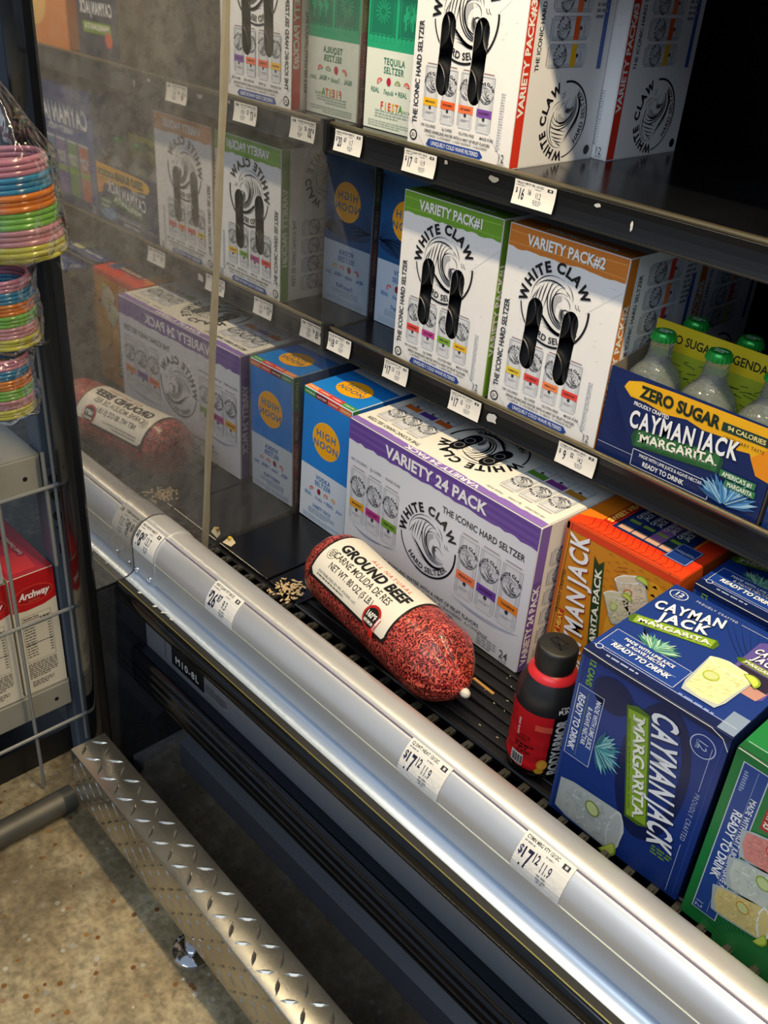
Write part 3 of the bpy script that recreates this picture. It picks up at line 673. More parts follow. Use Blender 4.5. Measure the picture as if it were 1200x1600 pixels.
# ================================================================== SELTZER TWELVE-PACKS
W12, D12, H12 = 0.1625, 0.153, 0.2212
def capsule(cu, cv, w_, h_, lean=0.0, n=9):
    P = []
    for k in range(n): a = pi*k/(n-1); P.append((cu+w_/2*math.cos(a)+lean, cv+h_/2-w_/2+w_*.62*math.sin(a)))
    P.append((cu-w_*.46, cv+.001))
    for k in range(n): a = pi+pi*k/(n-1); P.append((cu+w_/2*math.cos(a)-lean, cv-h_/2+w_/2+w_*.62*math.sin(a)))
    P.append((cu+w_*.46, cv-.001))
    return P
HOLES = [capsule(.0505, .104, .0225, .082, .001), capsule(.1010, .102, .0225, .084, .001)]
def holed_panel(w_, h_, holes):
    c = bpy.data.curves.new('panel', 'CURVE'); c.dimensions = '2D'; c.fill_mode = 'BOTH'
    for poly in [[(0.001, 0.001), (w_-.001, 0.001), (w_-.001, h_-.001), (0.001, h_-.001)]]+holes:
        s = c.splines.new('POLY'); s.points.add(len(poly)-1); s.use_cyclic_u = True
        for i, p in enumerate(poly): s.points[i].co = (p[0], p[1], 0, 1)
    o = bpy.data.objects.new('panel', c); m = o.to_mesh()
    r = ([tuple(v.co) for v in m.vertices], [tuple(p.vertices) for p in m.polygons]); o.to_mesh_clear()
    bpy.data.objects.remove(o); bpy.data.curves.remove(c); return r
HP = holed_panel(W12, H12, HOLES)
M_can = mat('can_lid_aluminium', '55565a', 0.42, metal=0.8); M_card = mat('card_inside', '4a4a4e', 0.8)
_can = None
def lid_can(parent, x, y, z):
    global _can
    if _can is None:
        b = MB().lathe([(0.024, 0.0005), (0.0232, -0.0008), (0.0224, 0.0004), (0.0214, 0.0048), (0.0195, 0.0054), (0.006, 0.0050), (0.0, 0.0050)], 22, cap=False)
        b.lathe([(0.024, 0.0), (0.0240, 0.002), (0.0225, 0.006), (0.0262, 0.018), (0.0262, 0.06)], 22, cap=False)
        b.box((-0.004, -0.010, 0.0034), (0.004, 0.004, 0.0046))
        o = b.build('can', M_can, parent, smooth='auto'); _can = o.data
    else: o = bpy.data.objects.new('can', _can); link(o, parent)
    o.rotation_euler = (-pi/2, 0, 0); o.location = (x, y, z)
def side12(num, c1, bands):
    P = Print(); P.rect(.0012, .0012, D12-.0024, H12-.0024, WH, 0)
    P.rect(.0012, .0012, .0145, H12-.0024, c1, 1); P.rect(.011, .0012, .003, H12-.0024, c1, 2)
    P.text('VARIETY PACK#'+num, .0075, .112, .0088, 'f4f2ee', 3, rot=pi/2, b=.035, fit=.115)
    P.text('THE ICONIC HARD SELTZER', .0255, .150, .0062, BK, 3, rot=pi/2, b=.015, fit=.100)
    for k in range(4): minican(P, .040, .103+.0275*k, .0235, .070, bands[k % len(bands)], rot=90)
    P.M = (0, -1, 1, 0, .088, .047); wave(P, 0, 0, .042); P.M = None
    P.micro(.118, .20, .02, 9, .006, '8d8f98'); P.rect(.134, .10, .008, .085, '3a5aa8', 2)
    P.ell(.141, .011, .0055, .0055, BK, 3, 14)
    return P
def top12(num, c1):
    P = Print(); P.rect(.0012, .0012, W12-.0024, D12-.0024, 'd8d8da', 0); P.torn(.0012, W12-.0012, .032, .0015, .0012, c1, 1)
    P.text('VARIETY PACK#'+num, .090, .013, .010, 'dfe4d8', 3, rot=pi, b=.02, fit=.095); P.rect(.0012, .076, W12-.0024, .0006, '9a9a9a', 2)
    return P
def seltzer12(label, num, x0, y0, z0, c1, c2, bands, names, holes=True, rz=0.0):
    t = thing('seltzer_twelve_pack', label, 'beverage box', (x0+W12/2, y0+D12/2, z0), rz=rz, group='white seltzer twelve-packs')
    w_, d, h_ = W12, D12, H12
    # open-fronted carton body
    b = MB().box((-w_/2, -d/2+.0006, 0), (w_/2, d/2, h_)) if not holes else MB()
    if holes:
        b.box((-w_/2, -d/2, 0), (w_/2, d/2, .001)); b.box((-w_/2, -d/2, h_-.001), (w_/2, d/2, h_)); b.box((-w_/2, -d/2, .001), (-w_/2+.001, d/2, h_-.001)); b.box((w_/2-.001, -d/2, .001), (w_/2, d/2, h_-.001)); b.box((-w_/2+.001, d/2-.001, .001), (w_/2-.001, d/2, h_-.001))
    b.build('carton_body', board(WH), t)
    hv, hf = HP
    if holes:
        p = MB().add([(x-w_/2, -d/2, y) for x, y, z in hv], hf); p.add([(x-w_/2, -d/2+.0006, y) for x, y, z in hv], [q[::-1] for q in hf]); p.build('front_panel', board(WH), t, smooth='raw')
        for cx in (.0275, .0765, .1255):
            for cz in (.074, .130): lid_can(t, cx-w_/2, -d/2+.0026, cz)
    P = Print()
    if not holes: P.rect(.001, .001, w_-.002, h_-.002, WH, 0)
    P.torn(.0008, w_-.0008, h_-.026, .0012, h_-.0008, c1, 1, seed=int(num)); P.stroke([(.002, h_-.008), (.07, h_-.010), (.16, h_-.007)], .0012, c2, 2); P.stroke([(.002, h_-.021), (.08, h_-.0195), (.16, h_-.022)], .001, c2, 2)
    P.text('VARIETY PACK#'+num, .081, h_-.0135, .0115, '6a6a60', 3, b=.03, fit=.106); P.text('VARIETY PACK#'+num, .0805, h_-.0130, .0115, 'f4f2ee', 4, b=.03, fit=.106)
    P.text('THE ICONIC HARD SELTZER', .0100, .080, .0072, BK, 3, rot=pi/2, b=.02, fit=.110)
    wave(P, .0770, .1450, .0480)
    for k in range(4): minican(P, .0225+.0282*k, .031, .0225, .062, bands[k], names[k])
    for k, s_ in enumerate(['100 CALORIES', '2g CARBS', 'GLUTEN FREE', 'MADE PURE']): P.text(s_, .033+.031*k, .0255, .0030, '4a4b52', 3, b=.01, sx=.9)
    P.text('SPIKED SPARKLING WATER WITH A HINT OF FRUIT FLAVORS', .080, .0195, .0033, BK, 3, b=.01, fit=.104)
    P.text('3 x '+names[0]+'   3 x '+names[1]+'   3 x '+names[2]+'   3 x '+names[3], .080, .0150, .0026, '33343a', 3, fit=.098)
    P.poly([(.032, .0045), (.036, .0115), (.118, .0115), (.123, .006), (.119, .0030), (.036, .0030)], '2c4a9c', 2); P.text('UNIQUELY COLD WAVE FILTERED', .078, .0072, .0044, 'e6eaf4', 3, b=.02, fit=.076)
    P.text('12', .150, .010, .0085, '55565c', 3, sx=.8); P.text('CANS', .150, .0035, .0025, '55565c', 3)
    P.ell(.010, .0115, .0062, .0062, BK, 3, 18); P.ell(.010, .0115, .0045, .0045, WH, 4, 16); P.text('21', .010, .0115, .0040, BK, 5, b=.03)
    P.micro(.1405, .075, .006, 22, .0028, 'b9bac0', 2); 
    P.stroke([(.130, .030), (.158, .002)], .0005, 'b4b6be', 2); P.stroke([(.0, .030), (.032, .0)], .0005, 'c4c6ce', 1); P.stroke([(.120, .15), (.161, .185)], .0005, 'cdd0d6', 1); P.stroke([(.085, .196), (.0855, .12)], .0004, 'cdd0d6', 1)
    R_ = random.Random(int(num))
    for _ in range(40):
        u, v = R_.uniform(.01, .15), R_.uniform(.1, .19); P.rect(u, v, R_.uniform(.001, .004), .0003, '9fa3ac', 1)
    P.build('front_print', face('front', w_, d, h_), t, clip=HOLES if holes else None)
    side12(num, c1, bands).build('right_print', face('right', w_, d, h_), t)
    P = side12(num, c1, bands); P.build('left_print', lambda u, v, o: (-w_/2-o, u-d/2, h_-v), t)
    top12(num, c1).build('top_print', face('top', w_, d, h_), t)
    return t
G1, G2 = '6fa22f', '93c14a'; O1, O2 = 'cf7a2c', 'e29a4e'; R1, R2 = 'd83a26', 'ee6a4c'
seltzer12('white seltzer twelve-pack with green Variety Pack#1 band on the middle shelf', '1', .1248, .074, .285, G1, G2, ['e0453c', 'b23a86', '7aa63a', 'e6b832'], ['RASPBERRY', 'BLACK CHERRY', 'GREEN APPLE', 'MANGO'])
seltzer12('white seltzer twelve-pack with orange Variety Pack#2 band on the middle shelf', '2', .2972, .074, .285, O1, O2, ['e2c53c', 'dc4440', 'f0864e', 'e0453c'], ['LEMON', 'WATERMELON', 'PEACH', 'PASSION FRUIT'])
seltzer12('white seltzer twelve-pack with red Variety Pack#3 edge at front of the top shelf', '3', .1144, .0810, .558, R1, R2, ['ecb51c', 'e8622a', 'ee7646', '7a4aa6'], ['MANGO', 'STRAWBERRY', 'RUBY GRAPEFRUIT', 'BLACKBERRY'])
seltzer12('white seltzer twelve-pack with red edge standing behind another on the top shelf', '3', .1350, .2365, .558, R1, R2, ['ecb51c', 'e8622a', 'ee7646', '7a4aa6'], ['MANGO', 'STRAWBERRY', 'RUBY GRAPEFRUIT', 'BLACKBERRY'], holes=False)
seltzer12('white seltzer twelve-pack standing in the row behind the orange-banded twelve-pack', '2', .2940, .2320, .285, O1, O2, ['e2c53c', 'dc4440', 'f0864e', 'e0453c'], ['LEMON', 'WATERMELON', 'PEACH', 'PASSION FRUIT'], holes=False)

# ------------------------------------------------------------------ 24-pack
PU, PU2, CR = '6a4a9e', '8b6cba', 'e6e3da'
w_, d, h_ = .342, .158, .2146
F = Print(); F.rect(.0012, .0012, w_-.0024, h_-.0024, 'dcdee6', 0)
F.torn(.0008, w_-.0008, .184, .0016, h_-.0008, PU, 1, n=40, seed=9)
for k in range(5): F.stroke([(.003, .190+.005*k), (.12, .1885+.0052*k), (.24, .191+.005*k), (.339, .189+.005*k)], .0007, PU2 if k % 2 else '5a3c8c', 2)
F.text('VARIETY 24 PACK', .1675, .1965, .0155, '4a3478', 3, b=.035, fit=.182); F.text('VARIETY 24 PACK', .167, .1972, .0155, 'f3f0f4', 4, b=.035, fit=.182)
F.text('THE ICONIC HARD SELTZER', .2570, .1635, .0088, BK, 3, b=.015, fit=.138)
wave(F, .168, .1035, .0515)
for k, (bnd, nm) in enumerate([('e2a02c', 'MANGO'), ('b23a86', 'BLACK CHERRY'), ('6f9e34', 'GREEN APPLE')]): minican(F, .010+.034*k, .060, .0305, .087, bnd, nm)
for k, (bnd, nm) in enumerate([('ec7c52', 'PEACH'), ('6a3f9e', 'BLACKBERRY'), ('e8862c', 'TANGERINE')]): minican(F, .2235+.0362*k, .056, .0325, .093, bnd, nm)
for k, s_ in enumerate(['100 CALORIES', '2g CARBS', 'MADE PURE']): F.text(s_, .024+.035*k, .1565, .0038, '55565e', 3)
F.text('SPIKED SPARKLING WATER WITH A HINT OF FRUIT FLAVORS', .172, .0305, .0056, BK, 3, b=.01, fit=.200)
F.text('4 x BLACK CHERRY   4 x GREEN APPLE   4 x PEACH   4 x BLACKBERRY   4 x TANGERINE', .176, .0225, .0042, '2a2b30', 3, fit=.226)
F.poly([(.108, .006), (.111, .0165), (.226, .0165), (.231, .010), (.226, .0045), (.112, .0045)], '33529c', 2); F.text('UNIQUELY COLD WAVE FILTERED', .169, .0105, .0062, 'e6eaf4', 3, b=.02, fit=.108)
F.text('24', .318, .014, .0115, '55565c', 3, sx=.85, b=.01); F.micro(.272, .018, .034, 4, .0042, 'a2a4ae', 2); F.text('CANS', .318, .005, .0035, '55565c', 3)
for k in range(6): F.bez((.008+.003*k, .058), (.04, .046-.002*k), (.08, .05), (.112, .056+.001*k), .0005, '8f98b0', 2); F.bez((.22, .052-.001*k), (.26, .043), (.30, .049-.002*k), (.336, .056), .0005, '8f98b0', 2)
T = Print(); T.rect(.0012, .0012, w_-.0024, d-.0024, CR, 0); T.torn(.0012, w_-.0012, .0125, .0012, .0010, PU2, 1, n=40, seed=4)
T.text('VARIETY 24 PACK', .171, .0060, .0080, 'efeaf4', 3, rot=pi, b=.03, fit=.130)
T.text('THE ICONIC HARD SELTZER', .064, .0215, .0066, BK, 3, rot=pi, b=.01, fit=.102)
T.M = (-1, 0, 0, -1, w_, d)
for k, bnd in enumerate(['b9802c', '7a3a86', '5a8a34']): minican(T, .012+.030*k, .038, .027, .088, bnd)
for k, bnd in enumerate(['c2622c', '553a8e', 'c4682c']): minican(T, .240+.030*k, .038, .027, .088, bnd)
wave(T, .171, .072, .058)
T.M = None
T.poly(capsule(.143, .079, .020, .052), '141416', 6); T.poly(capsule(.196, .079, .020, .052), '141416', 6)
for cx in (.143, .196): T.ring(cx, .086, .0075, .0018, '85878c', 7, asp=.8); T.ring(cx, .066, .0075, .0018, '6c6e74', 7, asp=.8)
for k, s_ in enumerate(['MADE PURE', '2g CARBS', '100 CALORIES']): T.text(s_, .250+.032*k, .0195, .0034, '6a675c', 3, rot=pi)
S = Print(); S.rect(.0012, .0012, d-.0024, h_-.0024, CR, 0); S.rect(.0010, .0012, .0165, h_-.0024, '7a5cae', 1); S.rect(.0010, .0012, .0165, .135, PU, 2)
S.text('VARIETY 24 PACK', .0090, .070, .0105, 'f3f0f4', 3, rot=pi/2, b=.035, fit=.118)
for k in range(6): minican(S, .026, .006+.029*k, .024, .068, ['e2a02c', 'b23a86', '6f9e34'][k % 3], rot=90)
SL = Print(); SL.rect(.0012, .0012, d-.0024, h_-.0024, CR, 0); SL.rect(d-.0175, .0012, .0165, h_-.0024, '7a5cae', 1); SL.rect(d-.0175, .0012, .0165, .175, PU, 2)
SL.text('VARIETY 24 PACK', d-.0090, .105, .0105, 'd9d2e4', 3, rot=-pi/2, b=.035, fit=.118)
for k in range(6): minican(SL, d-.098, .006+.029*k, .024, .068, ['e2a02c', 'b23a86', '6f9e34'][k % 3], rot=90)
carton('seltzer_twenty_four_pack', 'wide white seltzer 24-pack with purple top band on the cooler floor', 'beverage box', .1259, .0009, 0, w_, d, h_, board(CR), {'front': F, 'top': T, 'right': S, 'left': SL}, rz=-.033, bev=.003)

# ================================================================== VODKA / TEQUILA SELTZER CARTONS
HW, HD, HH = .104, .155, .2155
def noon(label, x0, y0, z0, c1, c2, low, kind, words, tilt=0.0, deep='1b66b4'):
    F = Print(); F.rect(.001, .001, HW-.002, HH-.002, low, 0); F.rect(.0008, .094, HW-.0016, HH-.0948, c1, 1)
    sun = 'f2aa18'
    if kind == 'fiesta':
        for cx in (.027, .078):
            F.rect(cx-.023, .105, .046, .058, c2, 2)
            for k in range(6): F.ell(cx-.019+.0076*k, .105, .0042, .0042, c1, 3, 10)
            for k in range(14):
                a = 2*pi*k/14; F.stroke([(cx+.004*math.cos(a), .135+.004*math.sin(a)), (cx+.013*math.cos(a), .135+.013*math.sin(a))], .0012, c1, 3)
            F.frame(cx-.020, .110, .040, .048, .0007, c1, 3)
        F.text('JARDIN', .080, .157, .0045, c1, 4, b=.02)
        for x in (.066, .078, .090): F.rect(x, .118, .003, .026, c1, 4); F.rect(x-.003, .127, .003, .008, c1, 4); F.rect(x+.003, .130, .003, .008, c1, 4)
        F.ell(.054, .188, .0335, .0235, sun, 5, 36); F.text('NOON', .054, .180, .010, '7a82a0', 6, b=.02, tr=.12); F.text('HIGH', .054, .195, .010, '7a82a0', 6, b=.02, tr=.12)
    elif kind == 'tropical':
        R_ = random.Random(3)
        for (bx, by, a0, a1) in ((.0, .21, -100, -10), (.104, .20, 190, 280), (.0, .12, -20, 70), (.104, .11, 110, 200)):
            for k in range(13):
                a = math.radians(a0+(a1-a0)*k/12); L = .045*R_.uniform(.7, 1.05)
                x1, y1 = min(max(bx+L*math.cos(a), .002), HW-.002), min(max(by+L*math.sin(a), .096), HH-.003); F.stroke([(min(max(bx, .002), HW-.002), by), ((bx*.5+x1*.5), by*.5+y1*.5+.003), (x1, y1)], .0016, c2, 2, taper=True)
        F.ell(.052, .115, .05, .013, c2, 2, 24)
        F.ell(.054, .155, .0285, .0285, sun, 5, 36); F.text('NOON', .054, .1475, .0105, '4a6a8c', 6, b=.02, tr=.12); F.text('HIGH', .054, .1635, .0105, '4a6a8c', 6, b=.02, tr=.12)
    else:
        F.ell(.054, .1465, .0300, .0290, 'e8c060', 4, 36); F.ell(.054, .1465, .0288, .0278, sun, 5, 36); F.text('NOON', .0545, .1385, .0105, '3f6ea6', 6, b=.025, tr=.10); F.text('HIGH', .0545, .1550, .0105, '3f6ea6', 6, b=.025, tr=.12)
        for k, (c, cc) in enumerate([('2f8a4c', 0), ('7a2438', 0), ('d8402e', 0), ('d9722e', 0)]): F.rect(.001+.0255*k, HH-.0105, .0255, .0095, c, 2); F.text(['2 WATERMELON', '2 BLACK CHERRY', '2 GRAPEFRUIT', '2 PINEAPPLE'][k], .0135+.0255*k, HH-.006, .0028, 'f4e6d8', 4, b=.02, fit=.021)
    tc = '2f6fb4' if kind != 'fiesta' else '2f7a5c'
    F.text(words[0], .052, .0815, .0072, tc, 4, sx=.8, tr=.06, b=.02); F.text('SELTZER', .052, .0715, .0072, tc, 4, sx=.8, tr=.06, b=.02)
    for k, c in enumerate(['c8323c', '8a1c34', 'd8603c', 'd8962c'] if kind != 'fiesta' else ['d8483c', 'b8203c', '7a9a3c', 'd8382e']):
        if k == 1: F.ell(.028+.016*k, .0585, .0040, .0050, c, 4, 12)
        else: citrus(F, .028+.016*k, .0565, .0052, c, 4, rot=.6-.3*k)
    F.text('REAL', .020, .0470, .0056, tc, 4, sx=.85, b=.01); F.text(words[1], .0435, .0465, .0056, tc, 4, sx=.8, sh=.35); F.text('+ REAL', .067, .0470, .0056, tc, 4, sx=.85, b=.01); F.text('Juice', .090, .0465, .0056, tc, 4, sx=.8, sh=.35)
    if words[2] == 'FIESTA':
        for k, ch in enumerate('FIESTA'): F.text(ch, .034+.0068*k, .0300, .0088, ['d8382e', 'e0a020', 'd8482e', 'e2b428', 'e0702c', '5a9a3c'][k], 4, sx=.8, b=.03)
        F.text('PACK', .079, .0275, .0036, '6a8a5c', 4)
    else: F.text(words[2], .052, .0305, .0062, tc, 4, sx=.7, b=.01, sh=.3 if kind == 'tropical' else 0)
    F.micro(.022, .0225, .060, 3, .0034, '8fa6c0' if kind != 'fiesta' else 'a0b0a0', 3, seed=2); F.micro(.010, .0100, .084, 3, .0028, 'a4b8cf' if kind != 'fiesta' else 'a9b8a9', 3, seed=5)
    T = Print(); T.rect(.001, .001, HW-.002, HD-.002, low, 0); T.rect(.001, .001, HW-.002, .090, c1, 1)
    T.ell(.053, .049, .0300, .0245, sun, 4, 36); T.text('NOON', .053, .0420, .0095, '4f6a7a', 5, rot=pi, b=.02, tr=.1); T.text('HIGH', .053, .0555, .0095, '4f6a7a', 5, rot=pi, b=.02, tr=.1)
    for k, c in enumerate(['ea8a3c', 'd84a34', 'd8302e', '3c9a4a']): T.rect(.001+.0255*k, .001, .0255, .010, c, 2); T.text(['2 PEACH', '2 GRAPEFRUIT', '2 CHERRY', '2 MELON'][k], .0135+.0255*k, .006, .0030, 'f6e8da', 4, b=.02, fit=.020)
    T.text('VODKA', .053, .110, .008, '6a86b0', 3, rot=pi, sx=.8); T.text('SELTZER', .053, .122, .008, '6a86b0', 3, rot=pi, sx=.8)
    def sd(flip):
        S = Print(); S.rect(.001, .001, HD-.002, HH-.002, low if kind != 'variety' else '1c6f80', 0); S.rect(.001, .094, HD-.002, HH-.095, deep, 1)
        e = (lambda u: HD-u) if flip else (lambda u: u)
        for k, c in enumerate(['2f7a3c', '6a2030', 'a8282e', '7a1e2c'] if kind != 'fiesta' else ['a8324a', '9aa82c', 'b02a34', '7a1e2c']):
            u = e(.0075)-.0065; S.rect(u, .001+(3-k)*.0535, .013, .0535, c, 2); S.text(['2 WATERMELON', '2 BLACK CHERRY', '2 GRAPEFRUIT', '1 BLOOD ORANGE'][k], e(.0075), .027+(3-k)*.0535, .0052, 'e0d6c4', 3, rot=-pi/2, b=.01, fit=.04)
        return S
    return carton('canned_cocktail_carton', label, 'beverage box', x0, y0, z0, HW, HD, HH, board(low), {'front': F, 'top': T, 'right': sd(False), 'left': sd(True)}, group='sun-logo cocktail cartons', tilt=tilt)
noon('bright blue vodka seltzer carton with yellow sun standing on the cooler floor', .0085, .0131, .0004, '1d7fd6', '1560a8', 'cfd9e6', 'variety', ['VODKA', 'Vodka', 'VARIETY PACK'], tilt=.022)
noon('dark blue tropical vodka seltzer carton with palm leaves on the middle shelf', .0075, .146, .285, '0f4e86', '0a3560', 'b6c6da', 'tropical', ['VODKA', 'Vodka', 'Tropical PACK'])
noon('green and cream tequila seltzer carton on the top shelf', .0065, .1050, .558, '1fa577', '12755a', 'dfe6da', 'fiesta', ['TEQUILA', 'Tequila', 'FIESTA'], deep='178a66')

# ================================================================== MARGARITA BOXES
NV, NV2, LIME, LIMED = '17357f', '0e1d4c', '86a82c', '4c6a1c'
CW, CD, CH = .157, .164, .2146
def cj_logo(P, u, v, h_, col='eceef2', shadow='10183a', rot=0.0, fit=.10, ly=6, two=False, sh=.14, lines=('CAYMAN', 'JACK')):
    c, s = math.cos(rot), math.sin(rot); P.sp = .35
    if two:
        for (t, du, dv, f_) in ((lines[0], 0, h_*.62, fit), (lines[1], -h_*.15, -h_*.62, fit*.70)):
            x, y = u+du*c-dv*s, v+du*s+dv*c
            P.text(t, x+.0011, y-.0011, h_, shadow, ly, rot=rot, b=.032, sh=sh, fit=f_, tr=.07); P.text(t, x, y, h_, col, ly+1, rot=rot, b=.032, sh=sh, fit=f_, tr=.07)
    else:
        P.text(' '.join(lines), u+.0012, v-.0012, h_, shadow, ly, rot=rot, b=.030, sh=sh, fit=fit, tr=.06); P.text(' '.join(lines), u, v, h_, col, ly+1, rot=rot, b=.030, sh=sh, fit=fit, tr=.06)
    P.sp = 1.0
def banner(P, u, v, L, h_, txt, rot=0.0, col=LIME, edge=LIMED, tcol='eef0e0', ly=5, fit=None, sub=True):
    c, s = math.cos(rot), math.sin(rot); T = lambda x, y: (u+x*c-y*s, v+x*s+y*c)
    P.poly([T(-L/2-.004, -h_*.62), T(L/2+.002, -h_*.70), T(L/2+.006, h_*.1), T(L/2+.003, h_*.66), T(-L/2-.002, h_*.70), T(-L/2-.007, h_*.0)], edge, ly)
    P.poly([T(-L/2-.001, -h_*.52), T(L/2-.001, -h_*.60), T(L/2+.002, h_*.56), T(-L/2+.001, h_*.60)], col, ly+1)
    x, y = T(0, h_*.10 if sub else 0)
    P.text(txt, x+.0006, y-.0006, h_*.62, '2a3a10', ly+2, rot=rot, b=.03, fit=fit or L*.92, slab=True); P.text(txt, x, y, h_*.62, tcol, ly+3, rot=rot, b=.03, fit=fit or L*.92, slab=True)
    if sub: P.text('PREMIUM MALT BEVERAGE WITH NATURAL FLAVORS', *T(0, -h_*.45), h_*.11, '2a3a10', ly+3, rot=rot, fit=L*.85)
def marg12(label, x0, y0, rz=0.0, base=NV, dark=NV2, front_kind='blue', group='margarita can boxes'):
    F = Print(); D = -pi/2
    F.rect(.001, .001, CW-.002, CH-.002, base, 0)
    if front_kind == 'blue':
        F.ell(.098, .125, .036, .085, dark, 1, 26); F.ell(.098, .128, .026, .068, base, 2, 26); F.ell(.042, .182, .022, .020, dark, 3, 20)
        for k in range(9): F.bez((.04+.004*k, .19), (.07, .2-.006*k), (.10, .17-.01*k), (.12, .12-.008*k), .0008, '0f1f50', 3)
        F.rect(.0015, .0015, .0030, CH-.003, '2a4684', 2); F.rect(.001, .207, CW-.002, .0062, dark, 3)
        F.text('12 CANS', .0150, .1925, .0065, '7fae3c', 5, rot=D, b=.03, sx=.85)
        F.frame(.0050, .083, .0300, .090, .0007, 'c8cede', 4); F.rect(.0053, .0835, .0294, .089, '26468e', 3)
        F.text('READY TO DRINK', .0115, .128, .0070, 'eef0f4', 6, rot=D, b=.025, fit=.072, sh=.1)
        F.text('MADE WITH LIME JUICE', .0300, .1360, .0050, 'e4e8f0', 6, rot=D, b=.02, fit=.062); F.text('& AGAVE NECTAR', .0230, .130, .0050, 'e4e8f0', 6, rot=D, b=.02, fit=.048); F.rect(.0175, .088, .0005, .080, '7f9a5c', 5)
        agave(F, .0375, .1140, .031, 8, -75, 75)
        banner(F, .0830, .122, .122, .0185, 'MARGARITA', rot=D+.22)
        cj_logo(F, .1105, .123, .0250, rot=D+.20, fit=.142)
        F.text('PROUDLY CRAFTED', .1435, .106, .0048, 'aab6d4', 4, rot=D, fit=.060, tr=.1); F.rect(.1433, .005, .0006, .065, 'aab6d4', 4); F.rect(.1433, .140, .0006, .052, 'aab6d4', 4); F.rect(.1505, .005, .0005, .2, '3a58a8', 3)
        F.ring(.1350, .189, .0120, .0011, 'b8c2da', 5, n=24); F.text('12', .1350, .1905, .0085, 'b8c2da', 6, rot=D, sh=.1, sx=.9); F.text('CANS', .1295, .189, .0026, 'b8c2da', 6, rot=D)
        glass(F, .0470, .0300, .056, .076, rot=D, ly=10, liquid='b4bcbc', rim='c8cecf', lime='7c9448')
        F.micro(.118, .045, .022, 3, .004, '6f9440', 4)
    elif front_kind == 'green':
        D2 = -pi/2
        for k in range(7): F.bez((.02, .02+.012*k), (.06, .05+.01*k), (.11, .03+.014*k), (.15, .06+.01*k), .0009, '0d4a24', 1)
        for k in range(26): a = math.radians(20+140*k/25); F.stroke([(.075+.034*math.cos(a), -.004+.034*math.sin(a)), (.075+.050*math.cos(a), -.004+.050*math.sin(a))], .0007, '0f4a28', 3)
        F.ell(.075, .003, .04, .035, '2a7a3e', 2, 26)
        F.poly([(.0095, .018), (.034, .018), (.034, .205), (.0095, .205)], 'c9d0d8', 4); F.poly([(.0105, .019), (.033, .019), (.033, .204), (.0105, .204)], '20448e', 5)
        F.text('READY TO DRINK', .0195, .110, .0080, 'eef0f4', 7, rot=D2, b=.025, fit=.085); F.text('MADE WITH FRUIT JUICE & AGAVE NECTAR', .0280, .106, .0052, 'e4e8f0', 7, rot=D2, b=.02, fit=.135); F.rect(.0240, .022, .0005, .18, '8a9ac0', 6)
        F.text('12', .0155, .026, .007, 'b8c2da', 7, rot=D2); F.micro(.013, .195, .004, 8, .003, '9aa8cc', 6)
        for k, (c, nm) in enumerate([('b02a26', 'STRAWBERRY x3'), ('2c7a34', 'MARGARITA x3'), ('c87a24', 'MANGO x3')]): F.rect(.040+.026*k, .150, .011, .058, c, 5); F.text(nm, .0455+.026*k, .179, .0068, 'f2e6d8', 7, rot=D2, b=.03, fit=.052)
        glass(F, .058, .090, .046, .062, rot=D2+.2, ly=8, liquid='c6ccc0'); glass(F, .056, .128, .040, .054, rot=D2+.2, ly=8, liquid='d88a80', lime='c23c34')
        glass(F, .050, .050, .040, .054, rot=D2+.2, ly=8, liquid='d8c684', lime='d09a2c')
        cj_logo(F, .125, .115, .024, rot=D2, fit=.150)
    T = Print(); T.rect(.001, .001, CW-.002, CD-.002, base, 0)
    top_dark = dark
    for k in range(8): T.bez((.06+.01*k, .155), (.09+.006*k, .12), (.10+.006*k, .10), (.15, .08+.01*k), .0009, top_dark, 1)
    T.rect(.001, .001, CW-.002, .010, top_dark, 1); T.rect(.004, .0120, .149, .0006, 'c8cede', 3)
    if front_kind == 'blue':
        cj_logo(T, .042, .118, .0150, fit=.068, two=True, sh=.15, rot=.36)
        banner(T, .043, .0890, .076, .0120, 'MARGARITA', sub=False, rot=.34)
        agave(T, .046, .048, .026, 8, 20, 160, tones=('3c7a6a', '6aa890', 'a8ccb0'))
        T.frame(.006, .0150, .082, .034, .0006, 'c8cede', 4); T.rect(.0065, .0155, .081, .033, '1c3f90', 3)
        T.text('MADE WITH LIME JUICE', .047, .0405, .0044, 'eef0f4', 13, b=.02, fit=.054); T.text('& AGAVE NECTAR', .047, .0340, .0044, 'eef0f4', 13, b=.02, fit=.042); T.text('READY TO DRINK', .047, .0245, .0062, 'f2f4f6', 13, b=.03, fit=.062, sh=.15); T.rect(.012, .0295, .07, .0005, '9aa8cc', 5)
        T.ring(.014, .147, .0085, .0010, 'd0d6e4', 5, n=24, asp=1.1); T.text('12', .014, .1485, .0068, 'eef0f4', 6, b=.02); T.text('CANS', .014, .1425, .0022, 'd0d6e4', 6)
        T.text('PROUDLY CRAFTED', .055, .152, .0034, 'd8dce8', 5, fit=.045, tr=.15); T.rect(.082, .152, .04, .0005, 'd8dce8', 5)
        for k in range(12): T.bez((.015+.002*k, .085), (.02, .07-.001*k), (.03, .06), (.034+.001*k, .052), .0005, '12264e', 2)
        # can picture behind the glass
        T.poly([(.112, .058), (.146, .058), (.150, .064), (.150, .140), (.144, .148), (.116, .148), (.108, .140), (.108, .064)], '5c4f96', 4); T.poly([(.112, .058), (.146, .058), (.149, .074), (.109, .074)], 'b88a80', 5); T.rect(.112, .074, .036, .022, '2a2338', 5)
        cj_logo(T, .129, .121, .0095, fit=.034, two=True, sh=.2, ly=6); banner(T, .130, .102, .038, .007, 'MARGARITA', sub=False, ly=6, col='8f9a4c')
